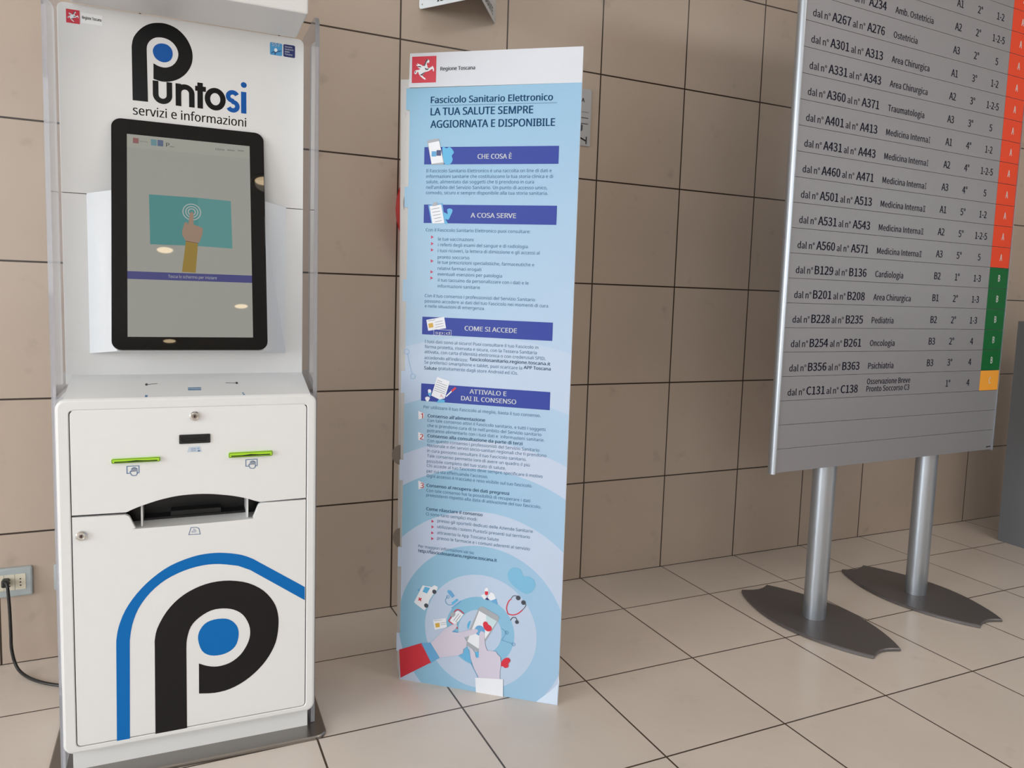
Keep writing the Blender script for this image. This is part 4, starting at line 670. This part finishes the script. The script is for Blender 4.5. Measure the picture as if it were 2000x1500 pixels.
for px_, lb in ((0.0, 'left'), (.583, 'right')):
    b = MB(); pts = [(px_+x+.0, y+.065) for x, y in lens(.315, .165, .068, .022)]
    slab(b, pts, .002, .012, FOOT, .003); b.build('foot_plate', BD, True)
    b = MB(); b.lathe([(.040, .012), (.040, ZB+.9)], ALU, (px_, .068, 0), 'z', 40, 1.08, 1.0); b.build('post', BD, True)

# ------------------------------------------------------------------ wall things
FONT[0] = HUMANIST
# hydrant sign folded out from the wall above the totem
VS = empty('projecting_sign', (-0.1966, 0, 2.139), 0, 'white V-shaped projecting sign on the wall above the totem', 'sign')
VA, VB, VC = (-0.3363, 0.), [-0.1969, -0.2245], (-0.0498, 0.)
VS.location.x = VB[0]
for p0, p1, sg in ((VA, VB, -1), (VB, VC, 1)):
    b = MB(); ln = math.hypot(p1[0]-p0[0], p1[1]-p0[1]); b.prism(rrect(0, 0, ln, .26, .010, 5, (0, 0, 1, 1) if sg < 0 else (1, 1, 0, 0)), 0, .0025, SWH)
    b.text('IDRANTE', ln*.30 if sg < 0 else ln*.22, .013, ln*.58, .026, SBK, .025)
    for zz in (.014, .246): b.flat(ell(.014 if sg < 0 else ln-.014, zz, .0026, None, 10), STEEL, 1)
    o = b.build('sign_face', VS); o.location = (p0[0]-VB[0], p0[1]-.003, 0); o.rotation_euler = (0, 0, math.atan2(p1[1]-p0[1], p1[0]-p0[0]))
# surveillance notice
q = [0.3606, 1.9646, 1.7487]
SX1, SZ1, SZ0 = q; SX0 = SX1-.16
e = empty('surveillance_notice', (SX0, 0, SZ0), 0, 'small grey camera notice on the wall, half hidden behind the totem', 'sign')
b = MB(); w = SX1-SX0; h = SZ1-SZ0; b.prism(rrect(0, 0, w, h, .003, 3), -.006, -.001, SGREY, .001); lay = .0064/EPS
b.text('AREA', w-.031-.050, h-.051, .050, .0145, SBK, .04, lay); b.stroke([(.012, h-.088), (w-.012, h-.088)], .0012, SBK, lay)
for zz in (.110, .132): b.stroke([(.02, h-zz), (w-.012, h-zz)], .0030, PEGC, lay)
b.build('notice_plate', e)
b = MB(); b.flat([(w-.11, .075), (w-.060, .090), (w-.036, .078), (w-.036, .060), (w-.048, .048), (w-.11, .045)], DKG, lay); b.flat([(w-.062, .048), (w-.044, .048), (w-.044, .036), (w-.062, .036)], SBK, lay); b.stroke([(w-.056, .034), (w-.020, .020)], .006, SBK, lay); b.stroke([(w-.018, .036), (w-.018, .008)], .005, SBK, lay+1); b.build('camera_pictogram', e)
# red hydrant cabinet behind the totem
b = MB(); hx0 = -0.407; z0h, z1h = 1.3082, 1.6001
HC = empty('hydrant_cabinet', (hx0, 0, 0), 0, 'red rounded hydrant cover on the wall, showing as a sliver behind the totem', 'hydrant cabinet')
b.prism(ell(.19, (z0h+z1h)/2, .19, (z1h-z0h)/2+.06, 40), -.075, -.001, HYD, .012); b.build('cover', HC, True)
b = MB(); b.prism(ell(.19, (z0h+z1h)/2, .12, (z1h-z0h)/2, 32), -.082, -.074, mat('hydrant_glass', (90, 20, 24), .1), .002); b.build('glazed_lid', HC, True)
# sockets and cable
def socket(x0, x1, z0, z1, label, plug):
    e = empty('wall_socket', ((x0+x1)/2, 0, (z0+z1)/2), 0, label, 'wall socket'); w = (x1-x0)/2; h = (z1-z0)/2
    b = MB(); b.prism(rrect(-w, -h, w, h, .005, 4), -.011, -.001, PLATE, .005); b.build('cover_plate', e, True)
    n_ = 4; mw = (2*w-.034)/n_
    for i in range(n_):
        b = MB(); x = -w+.017+i*mw; b.prism(rrect(x+.0004, -h+.022, x+mw-.0004, h-.020, .001, 2), -.0125, -.010, MODU, .0006)
        for dz in (-.010, 0, .010): b.flat(ell(x+mw/2, dz, .0022, None, 10), SBK, .0128/EPS)
        b.build('outlet_module', e)
    return e
sk_ = [-1.5128, 0.2115, 0.303]
socket(sk_[0]-.145, sk_[0], sk_[1]+.001, sk_[2], 'grey wall socket plate left of the kiosk with a black plug in it', True)
sk2 = [-1.4584, 0.2167, 0.2994]
socket(sk2[0], sk2[0]+.12, sk2[1], sk2[2], 'grey wall socket plate mostly hidden behind the left edge of the kiosk', False)
pc = [-1.5801, 0.2624]
PCB = empty('power_cable', (pc[0], -.013, pc[1]), 0, 'black power cable hanging from the wall socket to the floor behind the kiosk', 'cable')
b = MB(); b.prism(rrect(-.009, -.010, .009, .012, .004, 4), -.026, 0, CABLE, .004); b.lathe([(.007, -.026), (.005, -.034), (.004, -.036)], CABLE, (0, 0, .0), 'y', 12)
b.build('plug', PCB, True)
CP = [[-1.5731, -0.048, 0.2694], [-1.5691, -0.055, 0.2401], [-1.5661, -0.06, 0.1867], [-1.5646, -0.064, 0.1252], [-1.5629, -0.068, 0.0714]] + [[-1.55, -0.0795, 0.022], [-1.5214, -0.1174, 0.006], [-1.4801, -0.1677, 0.005], [-1.4345, -0.2054, 0.005]]
CP = [CP[0]]+CP[1:]; CP += [[CP[-1][0]+.06, CP[-1][1]-.035, .005], [CP[-1][0]+.16, CP[-1][1]-.055, .005]]
b = MB(); b.tube([(x-pc[0], y+.013, z-pc[1]) for x, y, z in catmull([[pc[0], -.040, pc[1]]]+CP, 6)], .0045, CABLE, 10); b.build('cord', PCB, True)
# grey partition at the right
pq = [2.665, -0.2926, 0.0]
PN = empty('grey_partition', (pq[0], pq[1], 0), math.radians(0), 'grey laminate counter end with a glass screen on top, right of the directory board', 'counter')
b = MB(); b.box(0, .60, -1.6, 0, 0, 1.115, PART); b.build('counter_body', PN)
b = MB(); b.box(.03, .045, -1.58, -.02, 1.115, 1.75, GLASS); b.build('glass_screen', PN)
